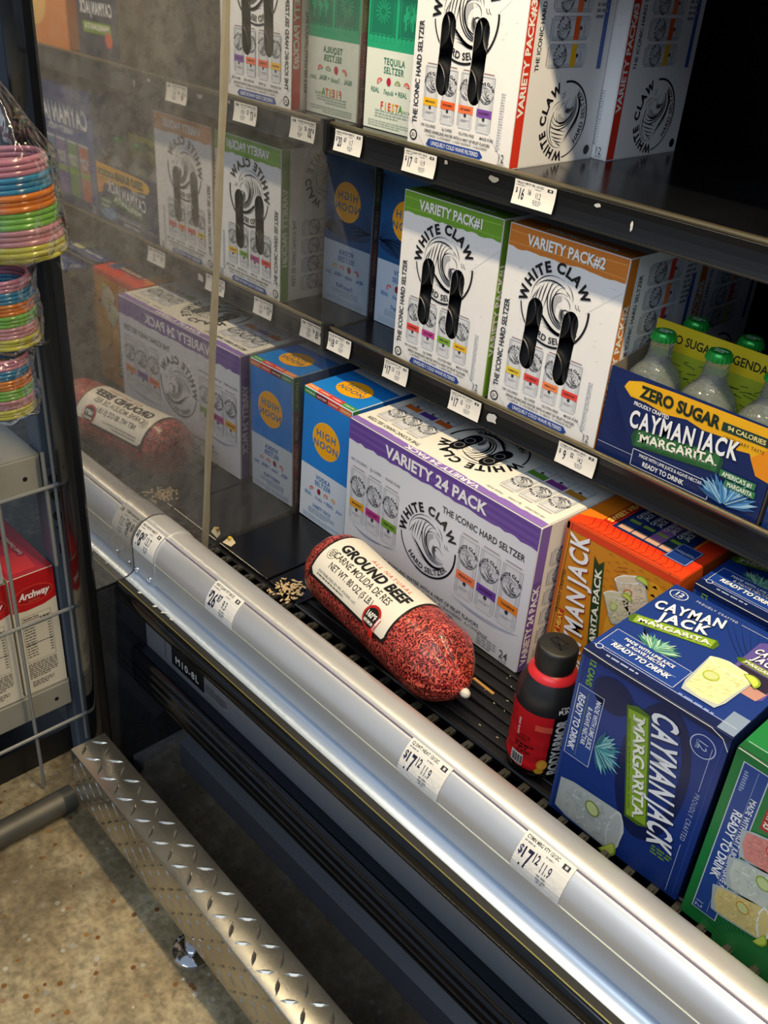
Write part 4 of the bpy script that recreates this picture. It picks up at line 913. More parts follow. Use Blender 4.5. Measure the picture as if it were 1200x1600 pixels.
        glass(T, .110, .053, .046, .066, ly=12, liquid='e6e0a8', rim='f0ecc6', lime='a8bc3c')
        T.micro(.022, .0055, .05, 1, .004, '9aa8cc', 4); T.micro(.095, .0125, .05, 1, .004, '7a90c8', 4)
        T.ell(.010, .0125, .0040, .0040, 'c8cede', 5, 12); T.ell(.010, .0125, .0030, .0030, base, 6, 12)
        T.rect(.140, .0015, .016, .030, '7f93ae', 2)
    else:
        cj_logo(T, .06, .118, .0150, fit=.07, two=True, sh=.2); banner(T, .06, .085, .08, .012, 'MARGARITA', sub=False)
        for k in range(20): a = math.radians(90+70*math.sin(k)); T.stroke([(.02+.006*k, .03), (.02+.006*k+.012*math.cos(a), .03+.014*math.sin(a))], .0008, '0d4a24', 3)
    S = Print(); S.rect(.001, .001, CD-.002, CH-.002, dark, 0); S.rect(.004, .008, .0006, .198, '5a74b8' if front_kind == 'blue' else '5a9a6a', 2); S.text('MARGARITA', .08, .11, .014, 'c8cede', 3, rot=pi/2, b=.03, slab=True)
    t = carton('margarita_can_box', label, 'beverage box', x0, y0, 0.0, CW, CD, CH, board(dark), {'front': F, 'top': T, 'right': S}, rz=rz, group=group, bev=.0024)
    # tucked top flap edges in pale card
    fe = mat('cut_card_edge', 'b9bcb8', .6)
    mb = MB(); a, b_ = -CW/2, CW/2; y = -CD/2-.0004
    mb.tube([(a+.002, y, CH-.0006), (a+.03, y, CH-.0016), (b_-.02, y, CH-.0016), (b_-.008, y, CH-.006), (b_-.001, y, CH-.016)], .0005, 5)
    mb.build('flap_edge', fe, t)
    return t
marg12('front blue margarita can box with lettering turned sideways beside the red bottle', .6255, -.1450, rz=.012)
marg12('blue margarita can box half hidden behind the front margarita box', .6345, .0380)
marg12('green fruit margarita can box at the right end of the cooler floor', .7885, -.1480, base='1b7a3c', dark='145a2e', front_kind='green')

# orange sweet-heat box
OW, OD, OH = .1515, .160, .2150; U = pi/2
F = Print(); F.rect(.001, .001, OW-.002, OH-.002, 'c9821e', 0)
for i in range(9):
    for j in range(12): F.poly([(.06+.010*i, .150+.0055*j), (.064+.010*i, .1535+.0055*j), (.068+.010*i, .150+.0055*j)], 'b8701a', 1) if (i+j) % 2 and .150+.0055*j < .205 and .068+.010*i < .148 else None
F.rect(.001, .205, OW-.002, .009, 'd8401c', 2); F.rect(.001, .001, .0035, .213, 'b8562a', 2); F.rect(.0075, .001, .0006, .213, '5a2a14', 3)
F.ell(.120, .11, .045, .085, 'd89a2a', 1, 26); F.ring(.125, .11, .048, .006, '8a2a1c', 2, a0=60, a1=260, n=24, asp=.6)
for k in range(22): F.stroke([(.075+.001*k, .19-.005*k), (.088+.001*k, .195-.005*k)], .0007, '8a3a1c', 3)
cj_logo(F, .0330, .110, .0245, rot=U+.13, fit=.185, shadow='8a1c18', sh=.10)
F.poly([(.066, .020), (.080, .022), (.058, .188), (.052, .181), (.044, .189)], '3a4a1c', 4); F.poly([(.067, .021), (.079, .023), (.057, .185), (.052, .179), (.045, .185)], '1f3a1c', 5)
F.text('MARGARITA PACK', .0625, .100, .0082, 'e8ead8', 7, rot=U+.128, b=.03, fit=.150, slab=True)
F.text('PROUDLY CRAFTED', .0090, .120, .0042, '4a2410', 4, rot=U, b=.02, fit=.062, tr=.1)
F.rect(.0115, .030, .0080, .066, 'b8301c', 4); F.text('SWEET HEAT', .0155, .063, .0058, 'f0c44c', 6, rot=U, b=.04, fit=.060)
glass(F, .102, .166, .040, .046, rot=.5, ly=8, liquid='d8c8b0', lime='c8402c'); glass(F, .088, .140, .034, .040, rot=.4, ly=8, liquid='cfc8a8', lime='a8bc4c')
for k in range(10): F.bez((.075, .10-.006*k), (.10, .09-.005*k), (.12, .06-.003*k), (.148, .05-.003*k), .0012, '8a2a1c' if k % 2 else 'a84a1c', 3)
T = Print(); T.rect(.001, .001, OW-.002, OD-.002, 'e23a1a', 0); T.rect(.001, .001, OW-.002, .020, 'e8441c', 1); T.poly([(.001, .02), (.03, .035), (.035, .158), (.001, .158)], 'e07a1c', 1)
for k in range(14): T.stroke([(.02+.009*k, .005), (.024+.009*k, .014), (.018+.009*k, .030)], .0009, 'a8240f', 2)
T.rect(.040, .030, .085, .125, '1a2a5c', 2); T.rect(.0265, .032, .0115, .075, '8a1c12', 3); T.rect(.0275, .033, .0095, .073, 'd8301c', 4); T.text('SWEET HEAT', .0322, .070, .0070, 'f4d060', 5, rot=U, b=.04, fit=.068)
for k, (x, c) in enumerate([(.046, '24386e'), (.064, '1c2c5a'), (.082, '8a5a9a'), (.100, '243a50')]):
    T.rect(x-.001, .034, .0165, .105, c, 3); T.rect(x-.001, .034, .0165, .010, 'c9a08a', 4); cj_logo(T, x+.007, .082, .0058, rot=U, fit=.026, ly=5, two=True); T.rect(x, .056, .014, .006, '7a9a3c', 5)
T.rect(.1265, .030, .0015, .125, 'd8a02c', 3); T.rect(.112, .024, .028, .040, '1c3a80', 5); T.frame(.113, .025, .026, .038, .0006, 'c8cede', 6); T.text('MARGARITA', .126, .046, .0050, 'dfe4ee', 7, rot=0, fit=.022, slab=True)
S = Print(); S.rect(.001, .001, OD-.002, OH-.002, 'c4551c', 0); S.rect(.004, .01, .0008, .19, '8a2a1c', 2)
t = carton('margarita_can_box', 'orange and red sweet heat margarita box beside the purple-banded 24-pack', 'beverage box', .4735, .0290, 0, OW, OD, OH, board('c4481c'), {'front': F, 'top': T, 'right': S}, group='margarita can boxes', bev=.0024)
mb = MB(); mb.tube([(-OW/2+.004, -OD/2-.0004, OH-.002), (-OW/2+.012, -OD/2+.004, OH+.0003), (OW/2-.03, -OD/2+.0060, OH+.0003), (OW/2-.015, -OD/2+.001, OH-.0005), (OW/2-.006, -OD/2-.0006, OH-.012)], .0005, 5); mb.build('flap_edge', mat('dark_flap_line', '3a140c', .6), t)

# ------------------------------------------------------------------ variety box on the middle shelf (right edge and mirror)
VW, VD, VH = .250, .160, .2150
F = Print(); F.rect(.001, .001, VW-.002, VH-.002, '1a4690', 0); F.rect(.001, .001, VW-.002, .020, '123068', 1)
cj_logo(F, .120, .165, .032, fit=.20); F.text('VARIETY PACK', .12, .138, .010, 'dfe4ee', 5, b=.02)
for k, c in enumerate(['b85a4a', '5a8a4a', '6a5a9a', '3a6a9a', '8a6a3a']): F.rect(.020+.043*k, .022, .036, .10, c, 3); F.rect(.020+.043*k, .118, .036, .004, 'c9ccd2', 4); cj_logo(F, .038+.043*k, .088, .0085, fit=.030, ly=6, two=True); F.rect(.021+.043*k, .062, .034, .010, LIME, 5)
F.text('12', .014, .014, .011, 'dfe4ee', 5); F.text('CANS', .014, .006, .0035, 'dfe4ee', 5); F.rect(.004, .022, .0006, .18, '9ab0dc', 3)
S = Print(); S.rect(.001, .001, VD-.002, VH-.002, '1f5cae', 0); cj_logo(S, .08, .11, .022, fit=.12)
carton('margarita_can_box', 'blue margarita variety box at the right edge of the middle shelf', 'beverage box', .6690, .0745, .285, VW, VD, VH, board('1a4690'), {'front': F, 'left': S, 'right': S}, group='margarita can boxes')

# ================================================================== SIX-PACK CARRIERS AND BOTTLES
def carrier(label, x0, y0, z0, cols, F, wall, dv, hh=.106, group='bottle carriers', dvh=.148):
    wid, dep = .0665*cols+.002, .134
    t = thing('bottle_carrier', label, 'bottle carrier', (x0+wid/2, y0+dep/2, z0), group=group)
    a, b, c, e = -wid/2, wid/2, -dep/2, dep/2; k = .0009
    MB().box((a, c, 0), (b, c+k, hh)).build('front_panel', wall, t); MB().box((a, e-k, 0), (b, e, hh)).build('back_panel', wall, t)
    for s in (-1, 1):
        x = a if s < 0 else b-k
        MB().add([(x, c, 0), (x, 0, 0), (x, e, 0), (x, e, hh), (x, 0, hh+.012), (x, c, hh), (x+k, c, 0), (x+k, 0, 0), (x+k, e, 0), (x+k, e, hh), (x+k, 0, hh+.012), (x+k, c, hh)],
                 [(0,1,2,3,4,5), (11,10,9,8,7,6), (0,6,7,1), (1,7,8,2), (2,8,9,3), (3,9,10,4), (4,10,11,5), (5,11,6,0)]).build('side_panel', mat('kraft_inside', '7d7164', .7), t)
    MB().box((a, c, 0), (b, e, .0008)).build('bottom', mat('kraft_inside', '7d7164', .7), t)
    d_ = MB().box((a+.004, -.0006, .001), (b-.004, .0006, dvh)).build('handle_divider', dv[0], t)
    if dv[1]: dv[1].build('divider_print', lambda u, v, o: (a+.004+u, -.0006-o, v), d_)
    if F: F.build('front_print', lambda u, v, o: (a+u, c-o, v), t)
    return t, wid
SW = .0665*3+.002
F = Print(); F.rect(.0005, .0005, SW-.001, .105, '122459', 0)
for k in range(10): F.bez((.002, .09-.006*k), (.02, .07-.004*k), (.02, .05-.003*k), (.045, .03-.002*k), .0012, '0f1d50', 1)
F.poly([(.020, .088), (.024, .096), (.040, .101), (.080, .103), (SW-.001, .1045), (SW-.001, .052), (.183, .058), (.174, .072), (.160, .070), (.150, .078), (.120, .076), (.100, .080), (.075, .076), (.050, .080), (.030, .080)], 'e2a81c', 2)
F.poly([(SW-.001, .098), (SW-.001, .050), (.186, .052), (.176, .068), (.188, .080)], 'e08a1c', 3); F.ell(.042, .090, .021, .009, 'e8b424', 3, 20)
F.text('ZERO SUGAR', .0885, .0905, .0125, '1c2a20', 6, b=.045, fit=.094, sx=1)
F.poly([(.139, .084), (.196, .085), (.192, .0895), (.197, .0945), (.139, .0935)], '1f3a34', 5); F.text('94 CALORIES', .166, .0893, .0048, 'e8d890', 7, b=.02, fit=.042); F.text('LEGENDARY TASTE', .166, .0785, .0036, '2a2a18', 6, fit=.044, tr=.1)
F.text('PROUDLY CRAFTED', .058, .0745, .0042, 'eef0f4', 6, b=.02, fit=.044, rot=-.02)
cj_logo(F, .0985, .0630, .0190, fit=.122, sh=0.08, rot=.10)
banner(F, .0965, .0430, .098, .0165, 'MARGARITA', col='2f6a3c', edge='1f4a34', rot=.12)

F.frame(.047, .004, .097, .0205, .0007, 'e0e4ee', 5); F.text('MADE WITH LIME JUICE & AGAVE NECTAR', .095, .0195, .0038, 'eef0f4', 6, b=.01, fit=.078); F.text('READY TO DRINK', .088, .0110, .0055, 'eef0f4', 6, b=.02, fit=.052); F.rect(.001, .0155, .046, .0005, 'c8cede', 4)
agave(F, .163, .009, .036, 8, 12, 168, tones=('2c5a94', '4f8cc4', '8cbade'))
F.rect(.150, .037, .040, .0075, '3a7a4c', 14); F.rect(.158, .028, .034, .0075, '3a7a4c', 14); F.text("AMERICA'S #1", .170, .0407, .0048, 'e8eee4', 16, b=.02, fit=.034); F.text('MARGARITA', .175, .0317, .0048, 'e8eee4', 16, b=.02, fit=.028)
DV = Print(); DV.rect(.0005, .0005, SW-.009, .146, 'd0b81e', 0); DV.rect(.0005, .0005, SW-.009, .118, '9aa82c', 1)
DV.text('ZERO SUGAR · LEGENDARY TASTE', .0965, .1325, .0095, '2a3018', 3, b=.02, fit=.18)
for k in range(70):
    R_ = random.Random(k); u, v = R_.uniform(.004, .18), R_.uniform(.07, .112); DV.stroke([(u, v), (min(u+R_.uniform(.004, .015), .19), v+R_.uniform(-.003, .003))], .0016, '1f4a2c', 3, taper=True)
SIXX, SIXY = .4630, .0740
carrier('blue and yellow zero sugar margarita bottle carrier on the middle shelf', SIXX, SIXY, .285, 3, F, board('122459'), (board('d0b81e'), DV))
M_glass = bpy.data.materials.new('clear_bottle_glass'); M_glass.use_nodes = True
_n = M_glass.node_tree; _b = _n.nodes['Principled BSDF']; _b.inputs['Base Color'].default_value = (.80, .86, .85, 1); _b.inputs['Roughness'].default_value = .09; _b.inputs['Transmission Weight'].default_value = .88; _b.inputs['IOR'].default_value = 1.33
_v = _n.nodes.new('ShaderNodeTexVoronoi'); _v.inputs['Scale'].default_value = 170; _t = _n.nodes.new('ShaderNodeTexCoord'); _n.links.new(_t.outputs['Object'], _v.inputs['Vector'])
_p = _n.nodes.new('ShaderNodeBump'); _p.inputs['Strength'].default_value = .5; _p.inputs['Distance'].default_value = .002; _n.links.new(_v.outputs['Distance'], _p.inputs['Height']); _n.links.new(_p.outputs['Normal'], _b.inputs['Normal'])
M_capg = mat('green_crown_cap', '1f9a38', .25, metal=.35)
_bg = _cp = _cl = None
def bottle(label, x, y, z):
    global _bg, _cp, _cl
    t = thing('margarita_bottle', label, 'bottle', (x, y, z), group='clear margarita bottles in the carriers')
    if _bg is None:
        g = MB().lathe([(.001, 0), (.026, 0), (.0300, .004), (.0310, .012), (.0312, .078), (.0304, .088), (.0274, .098), (.0218, .106), (.0162, .1125), (.0132, .119), (.0121, .136), (.0128, .138), (.0128, .1405), (.0110, .142)], 28).build('glass_body', M_glass, t, smooth='auto')
        _bg = g.data
        m = MB(); seg = 42; vs = []; pr = [(.0112, .1475), (.0128, .1455), (.0136, .1420), (.0140, .1385)]
        for i, (r, zz) in enumerate(pr):
            for k in range(seg): a = 2*pi*k/seg; rr = r+(.0006*(-1)**k if i >= 2 else 0); vs.append((rr*math.cos(a), rr*math.sin(a), zz))
        m.add(vs, [(i*seg+k, i*seg+(k+1) % seg, (i+1)*seg+(k+1) % seg, (i+1)*seg+k) for i in range(3) for k in range(seg)]+[tuple(range(seg))])
        c = m.build('crown_cap', M_capg, t, smooth='auto'); _cp = c.data
        Q = Print(); Q.text('CAYMAN', 0, .0022, .0032, 'd8e6d8', 1, b=.03, fit=.015); Q.text('JACK', 0, -.0028, .0032, 'd8e6d8', 1, b=.03, fit=.010)
        q = Q.build('cap_lettering', lambda u, v, o: (u, v, .1475+o), c); _cl = q.data
    else:
        g = bpy.data.objects.new('glass_body', _bg); link(g, t); c = bpy.data.objects.new('crown_cap', _cp); link(c, t); q = bpy.data.objects.new('cap_lettering', _cl); link(q, c)
for j, rn in enumerate(('front', 'back')):
    for i, cn in enumerate(('leftmost', 'middle', 'rightmost')):
        bottle('clear bottle with green crown cap, %s in the %s row of the zero sugar carrier' % (cn, rn), SIXX+.0340+.0665*i, SIXY+.0340+.0660*j, .2860)
# carrier on the top shelf at the right edge, seen mostly in the mirror
F = Print(); F.rect(.0005, .0005, .134, .105, '1c2440', 0); cj_logo(F, .068, .075, .018, fit=.10); banner(F, .068, .045, .09, .014, 'MARGARITA'); F.ell(.03, .03, .012, .012, 'd85a2c', 9, 18)
carrier('dark navy bottle carrier at the right edge of the top shelf', .586, .092, .558, 2, F, board('1c2440'), (board('2a3a6a'), None))
for i in range(2): bottle('clear bottle with green cap, %s in the navy top shelf carrier' % ('left' if i == 0 else 'right'), .586+.034+.0665*i, .092+.034, .5590)
F = Print(); F.rect(.001, .001, .248, .198, 'd8822c', 0); F.text('MARGARITA', .125, .15, .022, 'f2e2c4', 3, b=.03, slab=True); F.ell(.125, .07, .05, .04, 'e8b45c', 2)
carton('margarita_can_box', 'orange drink box at the far right of the top shelf', 'beverage box', .745, .085, .558, .25, .16, .20, board('c8762c'), {'front': F}, group='margarita can boxes')

# ================================================================== RED SPORTS DRINK BOTTLE
bt = thing('sports_drink_bottle', 'red and black fruit punch sports drink bottle standing on the ridged mat', 'drink bottle', (.5745, -.1035, 0))
BR = .0335
prof = [(.001, .0), (.027, .0), (.0312, .003), (.0330, .008), (.0335, .013)]
MB().lathe(prof, 40).build('bottle_base', mat('dark_clear_plastic', '120f10', .12), bt, smooth='auto')
pr = [(.0335, .013), (.0345, .0145), (.0345, .020)]
for z in (.028, .045, .062): pr += [(.0340, z-.006), (.0330, z), (.0340, z+.006)]
pr += [(.0342, .076), (.0345, .085), (.0345, .092)]
CAMA = math.atan2(-.7924+.1035, .9885-.5745)
m = MB(); seg = 72; vs = []; fs = []; ms = []
for r, z in pr:
    for k in range(seg): a = CAMA+2*pi*k/seg; vs.append((r*math.cos(a), r*math.sin(a), z))
for i in range(len(pr)-1):
    for k in range(seg): m.f.append((i*seg+k, i*seg+(k+1) % seg, (i+1)*seg+(k+1) % seg, (i+1)*seg+k)); m.m.append(1 if 4 <= k <= 24 else 0)
m.v = vs
M_red = mat('red_label_film', 'c41a22', .22, noise=.12, nscale=60); M_bk = mat('black_label_film', '121214', .28)
lab = m.build('label_sleeve', [M_red, M_bk], bt, smooth='auto')
MB().lathe([(.0345, .092), (.0348, .099), (.0338, .109), (.0308, .119), (.0268, .1265), (.0240, .1310)], 48, cap=False).build('shoulder_sleeve', mat('soft_black_sleeve', '1b1b1e', .38), bt, smooth='auto')
MB().lathe([(.0266, .1275), (.0262, .1300), (.0225, .1345), (.0190, .1365)], 40, cap=False).build('neck_ring', mat('red_neck', 'd42a30', .3), bt, smooth='auto')
MB().lathe([(.0190, .134), (.0205, .136), (.0205, .1405), (.0212, .141), (.0212, .142), (.0218, .1425), (.0218, .1605), (.0206, .1630), (.0190, .1640), (.001, .1640)], 48).build('screw_cap', mat('black_cap', '1c1c1a', .42), bt, smooth='auto')
Q = Print()
for pts in ([(-.010, .004), (-.004, .011), (.010, .003), (.004, -.004), (-.010, .004)], [(-.006, -.001), (.004, -.010), (.011, -.002)], [(-.004, .011), (.004, -.010)]): Q.stroke([(x*.95, y*.95) for x, y in pts], .0018, '0e0e0d', 1)
Q.build('cap_emblem', lambda u, v, o: (u*math.cos(.5)-v*math.sin(.5), u*math.sin(.5)+v*math.cos(.5), .1640+o), bt)
cyl = lambda a0, R: (lambda u, v, o: ((R+o)*math.cos(a0+u/R), (R+o)*math.sin(a0+u/R), v))
Q = Print()
Q.text('BODYARMOR', .0215, .050, .0115, 'e4e4e4', 2, rot=pi/2, b=.04, fit=.078)
Q.rect(-.0285, .0170, .0155, .0150, 'd8d8d6', 1)
for k in range(13): Q.rect(-.0272+.0011*k, .0185, .0004+.0003*(k % 3), .0115, '17171a', 2)
Q.micro(-.024, .058, .015, 3, .0030, '5a0c12', 2); Q.micro(-.026, .045, .022, 2, .0040, '1a0808', 2, seed=4); Q.text('Lyte', -.015, .0385, .006, '2a0808', 2, sh=.4)
Q.rect(-.006, .072, .018, .008, 'd2503c', 1); Q.text('sports drink', -.0245, .068, .0032, 'e8c8c4', 2, rot=pi/2, b=.02)
Q.ell(.0080, .026, .006, .0075, 'd88a2a', 2, 18); Q.ell(.0085, .026, .0048, .006, 'e8a83c', 3, 18); Q.ell(.006, .0165, .005, .004, 'c89a2c', 2, 14)
Q.build('label_print', cyl(CAMA, .0345), lab, subdiv=.006, gap=.0007)
Q = Print(); Q.text('FRUIT', .026, .106, .0045, 'e8e8e8', 1, b=.03); Q.text('PUNCH', .026, .1005, .0045, 'e8e8e8', 1, b=.03)
Q.build('flavour_lettering', lambda u, v, o: ((.0343-max(0, v-.099)*.22+o)*math.cos(CAMA+u/.0345), (.0343-max(0, v-.099)*.22+o)*math.sin(CAMA+u/.0345), v), bt, subdiv=.004, gap=.0012)

# ================================================================== GROUND BEEF ROLL
def meat_mat():
    m = bpy.data.materials.new('ground_beef_film'); m.use_nodes = True; nt = m.node_tree; N = nt.nodes; L = nt.links; b = N['Principled BSDF']
    tc = N.new('ShaderNodeTexCoord'); n = N.new('ShaderNodeTexNoise'); n.inputs['Scale'].default_value = 38; n.inputs['Detail'].default_value = 3; n.inputs['Distortion'].default_value = 2.2
    L.new(tc.outputs['Object'], n.inputs['Vector'])
    wv = N.new('ShaderNodeTexWave'); wv.inputs['Scale'].default_value = 50; wv.inputs['Distortion'].default_value = 18; wv.inputs['Detail'].default_value = 3; wv.inputs['Detail Scale'].default_value = 2.2
    L.new(tc.outputs['Object'], wv.inputs['Vector'])
    r = N.new('ShaderNodeValToRGB'); e = r.color_ramp.elements
    e[0].position, e[0].color = .10, (*s2l(hexc('420c10')), 1); e[1].position, e[1].color = .95, (*s2l(hexc('e06a56')), 1)
    for p, c in ((.38, '9c1e22'), (.66, 'c23a32')): x = e.new(p); x.color = (*s2l(hexc(c)), 1)
    L.new(wv.outputs['Fac'], r.inputs['Fac'])
    mx = N.new('ShaderNodeMix'); mx.data_type = 'RGBA'; mx.blend_type = 'MULTIPLY'; mx.inputs['Factor'].default_value = .65
    r2_ = N.new('ShaderNodeValToRGB'); r2_.color_ramp.elements[0].position = .36; r2_.color_ramp.elements[0].color = (.35, .22, .22, 1); r2_.color_ramp.elements[1].position = .6; r2_.color_ramp.elements[1].color = (1, 1, 1, 1)
    L.new(n.outputs['Fac'], r2_.inputs['Fac']); L.new(r.outputs['Color'], mx.inputs['A']); L.new(r2_.outputs['Color'], mx.inputs['B']); L.new(mx.outputs['Result'], b.inputs['Base Color'])
    b.inputs['Roughness'].default_value = .28; b.inputs['Coat Weight'].default_value = .35; b.inputs['Coat Roughness'].default_value = .12
    bp = N.new('ShaderNodeBump'); bp.inputs['Strength'].default_value = .35; bp.inputs['Distance'].default_value = .002; L.new(wv.outputs['Fac'], bp.inputs['Height']); L.new(bp.outputs['Normal'], b.inputs['Normal'])
    return m
ax0, ax1, BRd = Vector((.178, -.0790)), Vector((.478, -.1225)), .0485
bl = (ax1-ax0).length; br_ = math.atan2(ax1.y-ax0.y, ax1.x-ax0.x)
bf = thing('ground_beef_roll', 'red plastic roll of ground beef with cream label lying on the cooler floor', 'ground beef', (ax0.x, ax0.y, 0), rz=br_)
def beef_pt(x, phi, o=0.0):
    # radius along the roll: rounded left end, gathered right end
    t = x
    if t < .035: r = BRd*math.sqrt(max(0, 1-((.035-t)/.035)**2))**.8
    elif t > bl-.055: q = (t-(bl-.055))/.055; r = BRd*max(.035, math.cos(q*pi/2)**.75)
    else: r = BRd*(1+.012*math.sin(t*40))
    if t > bl-.060: q = min(1, (t-(bl-.060))/.05); r *= 1+.060*q*math.sin(phi*17+2*math.sin(phi*3))*(.6+.4*math.sin(phi*5))
    if t < .04: r *= 1+.02*math.sin(phi*11)*(1-t/.04)
    r = r+o
    dz = -.006*max(0, (t-(bl-.05))/.05)
    return (x, -r*math.sin(phi), max(.0008, BRd+dz+r*math.cos(phi)*(1 if math.cos(phi) > 0 else .985)))
m = MB(); nx, nphi = 64, 96; xs = []
for i in range(nx): q = i/(nx-1); xs.append(bl*(q-.055*math.sin(2*pi*q)))
for x in xs:
    for k in range(nphi): m.v.append(beef_pt(max(x, .0004), 2*pi*k/nphi))
m.f = [(i*nphi+k, i*nphi+(k+1) % nphi, (i+1)*nphi+(k+1) % nphi, (i+1)*nphi+k) for i in range(nx-1) for k in range(nphi)]+[tuple(range(nphi)), tuple((nx-1)*nphi+k for k in range(nphi))]; m.m = [0]*len(m.f)
body = m.build('beef_casing', meat_mat(), bf, smooth=True)
MB().lathe([(.002, -.003), (.0055, -.002), (.006, .002), (.0045, .006), (.002, .008)], 14).build('crimp_clip', mat('white_clip', 'd8d2c6', .5, bump=.6, bscale=200), bf, smooth=True, loc=(bl, 0, BRd-.008)).rotation_euler = (0, pi/2, 0)
LA0, LA1, LX0, LX1 = math.radians(-55), math.radians(76), .036, .206
bmap = lambda u, v, o: beef_pt(u, LA1-(v/BRd), o)          # u along the roll, v up around it
LV = (LA1-LA0)*BRd
Q = Print(); c1, c2 = '17140f', 'e6dfd0'
Q.rect(LX0, 0, LX1-LX0, LV, c1, 0); Q.poly([(LX0+.0035, .010), (LX0+.010, .004), (LX1-.006, .004), (LX1-.0030, .008), (LX1-.0030, LV-.002), (LX0+.0035, LV-.002)], c2, 1)
Q.text('GROUND BEEF', .124, .0590, .0140, BK, 4, b=.045, fit=.140)
Q.text('ALL NATURAL', .140, .0735, .0062, 'd8604a', 4, b=.01, fit=.086, tr=.2)
Q.text('CARNE MOLIDA DE RES', .118, .0430, .0092, BK, 4, b=.01, fit=.122, sx=.8)
Q.text('NET WT. 80 OZ (5 LB.)', .112, .0285, .0085, BK, 4, b=.008, fit=.096, sx=.8)
Q.text('DISTRIBUTED BY FPL FOODS, LLC', .095, .0140, .0032, '4a463e', 4, fit=.084); Q.micro(.053, .0085, .084, 1, .003, '5a564c', 4)
Q.ring(.054, .0400, .0072, .0006, '55524a', 4, n=22); Q.micro(.0495, .0435, .009, 4, .0026, '55524a', 4, al='c')
Q.build('paper_label', bmap, bf, subdiv=.006, gap=.0006)
Q = Print(); Q.ell(.171, .0155, .0155, .0155, 'b5201f', 0, 36); Q.ell(.171, .0155, .0122, .0122, '17140f', 1, 32); Q.text('160°F', .170, .0180, .0068, 'f0ece4', 4, b=.03, fit=.0195); Q.text('MINIMUM', .170, .0095, .0042, 'f0ece4', 4, b=.02, fit=.0175)
Q.stroke([(.185, .0215), (.1815, .0020)], .0052, 'b5201f', 2); Q.stroke([(.1852, .0220), (.1818, .004)], .0030, 'f0e6e0', 3); Q.ell(.1808, -.0010, .0046, .0046, 'c8241f', 5, 18); Q.stroke([(.1838, .0120), (.1812, .001)], .0014, 'c8241f', 5)
Q.build('temperature_badge', bmap, bf, subdiv=.006, gap=.0013)

# ================================================================== PRICE TAGS
def tag_art(P, w_, h_, price, cents, unit, name):
    P.rect(0, 0, w_, h_, 'e4e0d8', 0)
    P.text(name, w_*.05, h_*.90, h_*.085, '2c2c34', 2, al='l', b=.015, sx=.9, fit=w_*.66); P.micro(w_*.05, h_*.78, w_*.3, 1, h_*.06, '8a8a90', 2); P.micro(w_*.5, h_*.76, w_*.22, 1, h_*.05, '8a8a90', 2)
    P.text('$', w_*.075, h_*.58, h_*.20, '23264a', 2, b=.02, sx=.7); P.text(price, w_*.20, h_*.46, h_*.44, '1c1e3c', 2, b=.02, sx=.48); P.text(cents, w_*.385, h_*.60, h_*.21, '1c1e3c', 2, b=.02, sx=.58); P.text(unit, w_*.60, h_*.53, h_*.24, '1c1e3c', 2, b=.005, sx=.50)
    P.micro(w_*.50, h_*.30, w_*.20, 3, h_*.075, '8a8a90', 2, al='c', seed=3); P.rect(w_*.80, h_*.80, w_*.13, h_*.12, '2a2a30', 2); P.rect(w_*.845, h_*.825, w_*.05, h_*.07, 'd0ccc4', 3)
    return P
def ptag(label, x0, w_, h_, fmap, art):
    """thin paper tag following a surface map f(u,v,offset)"""
    t = MB(); nu, nv = 4, 6
    for o in (.0002, .0006):
        for j in range(nv+1):
            for i in range(nu+1): t.v.append(fmap(w_*i/nu, h_*j/nv, o))
    n = (nu+1)*(nv+1)
    for b in (0, n):
        for j in range(nv):
            for i in range(nu): q = b+j*(nu+1)+i; t.f.append((q, q+1, q+nu+2, q+nu+1))
    ring = [i for i in range(nu+1)]+[j*(nu+1)+nu for j in range(1, nv+1)]+[nv*(nu+1)+i for i in range(nu-1, -1, -1)]+[j*(nu+1) for j in range(nv-1, 0, -1)]
    for a, b in zip(ring, ring[1:]+ring[:1]): t.f.append((a, b, n+b, n+a))
    t.m = [0]*len(t.f)
    o = t.build('price_tag', M_white); tag(o, label, 'price tag', 'shelf price tags')
    art.build('tag_print', lambda u, v, oo: fmap(u, v, .0004+oo), o, subdiv=.012)
    return o
def railmap(x0, y0, zt):
    def f(u, v, o):
        q = v/.0245; s = math.sin(pi*q)
        return (x0+u, y0-.0052+.0034*q+.0010*s-o, zt-.0315+v)
    return f
RM, RT = (.0625, .2918), (.0495, .5668)
for lab, (y0, zt), x0, w_, pr in [
    ('curved $18.67 price tag on the middle rail beside the end wall', RM, .0072, .0480, ('18', '67', '13.7', 'HI NOON VARIETY')),
    ('$17.12 price tag below the left corner of the green-banded pack', RM, .1240, .0460, ('17', '12', '11.9', 'WHT CLAW VTY 12C')),
    ('$17.12 price tag below the gap between green- and orange-banded packs', RM, .2480, .0520, ('17', '12', '11.9', 'WHT CLW VTY 12/12C')),
    ('$9.52 price tag under the right end of the orange-banded pack', RM, .4220, .0545, ('9', '52', '14.2', 'CYMN JCK MRG ZRO')),
    ('curved $20.67 price tag on the top rail under the green tequila carton', RT, .0195, .0510, ('20', '67', '11.7', 'HIGH NOON FIESTA')),
    ('curved $17.12 price tag on the top rail under the red-edged seltzer pack', RT, .1450, .0530, ('17', '12', '11.9', 'WHT CLAW VTY 12/12')),
    ('curved $16.16 price tag on the top rail near the empty shelf space', RT, .3165, .0560, ('16', '16', '11.2', 'TRULY PRTY PK 12/12C'))]:
    ptag(lab, x0, w_, .0250, railmap(x0, y0, zt), tag_art(Print(), w_, .0250, *pr))
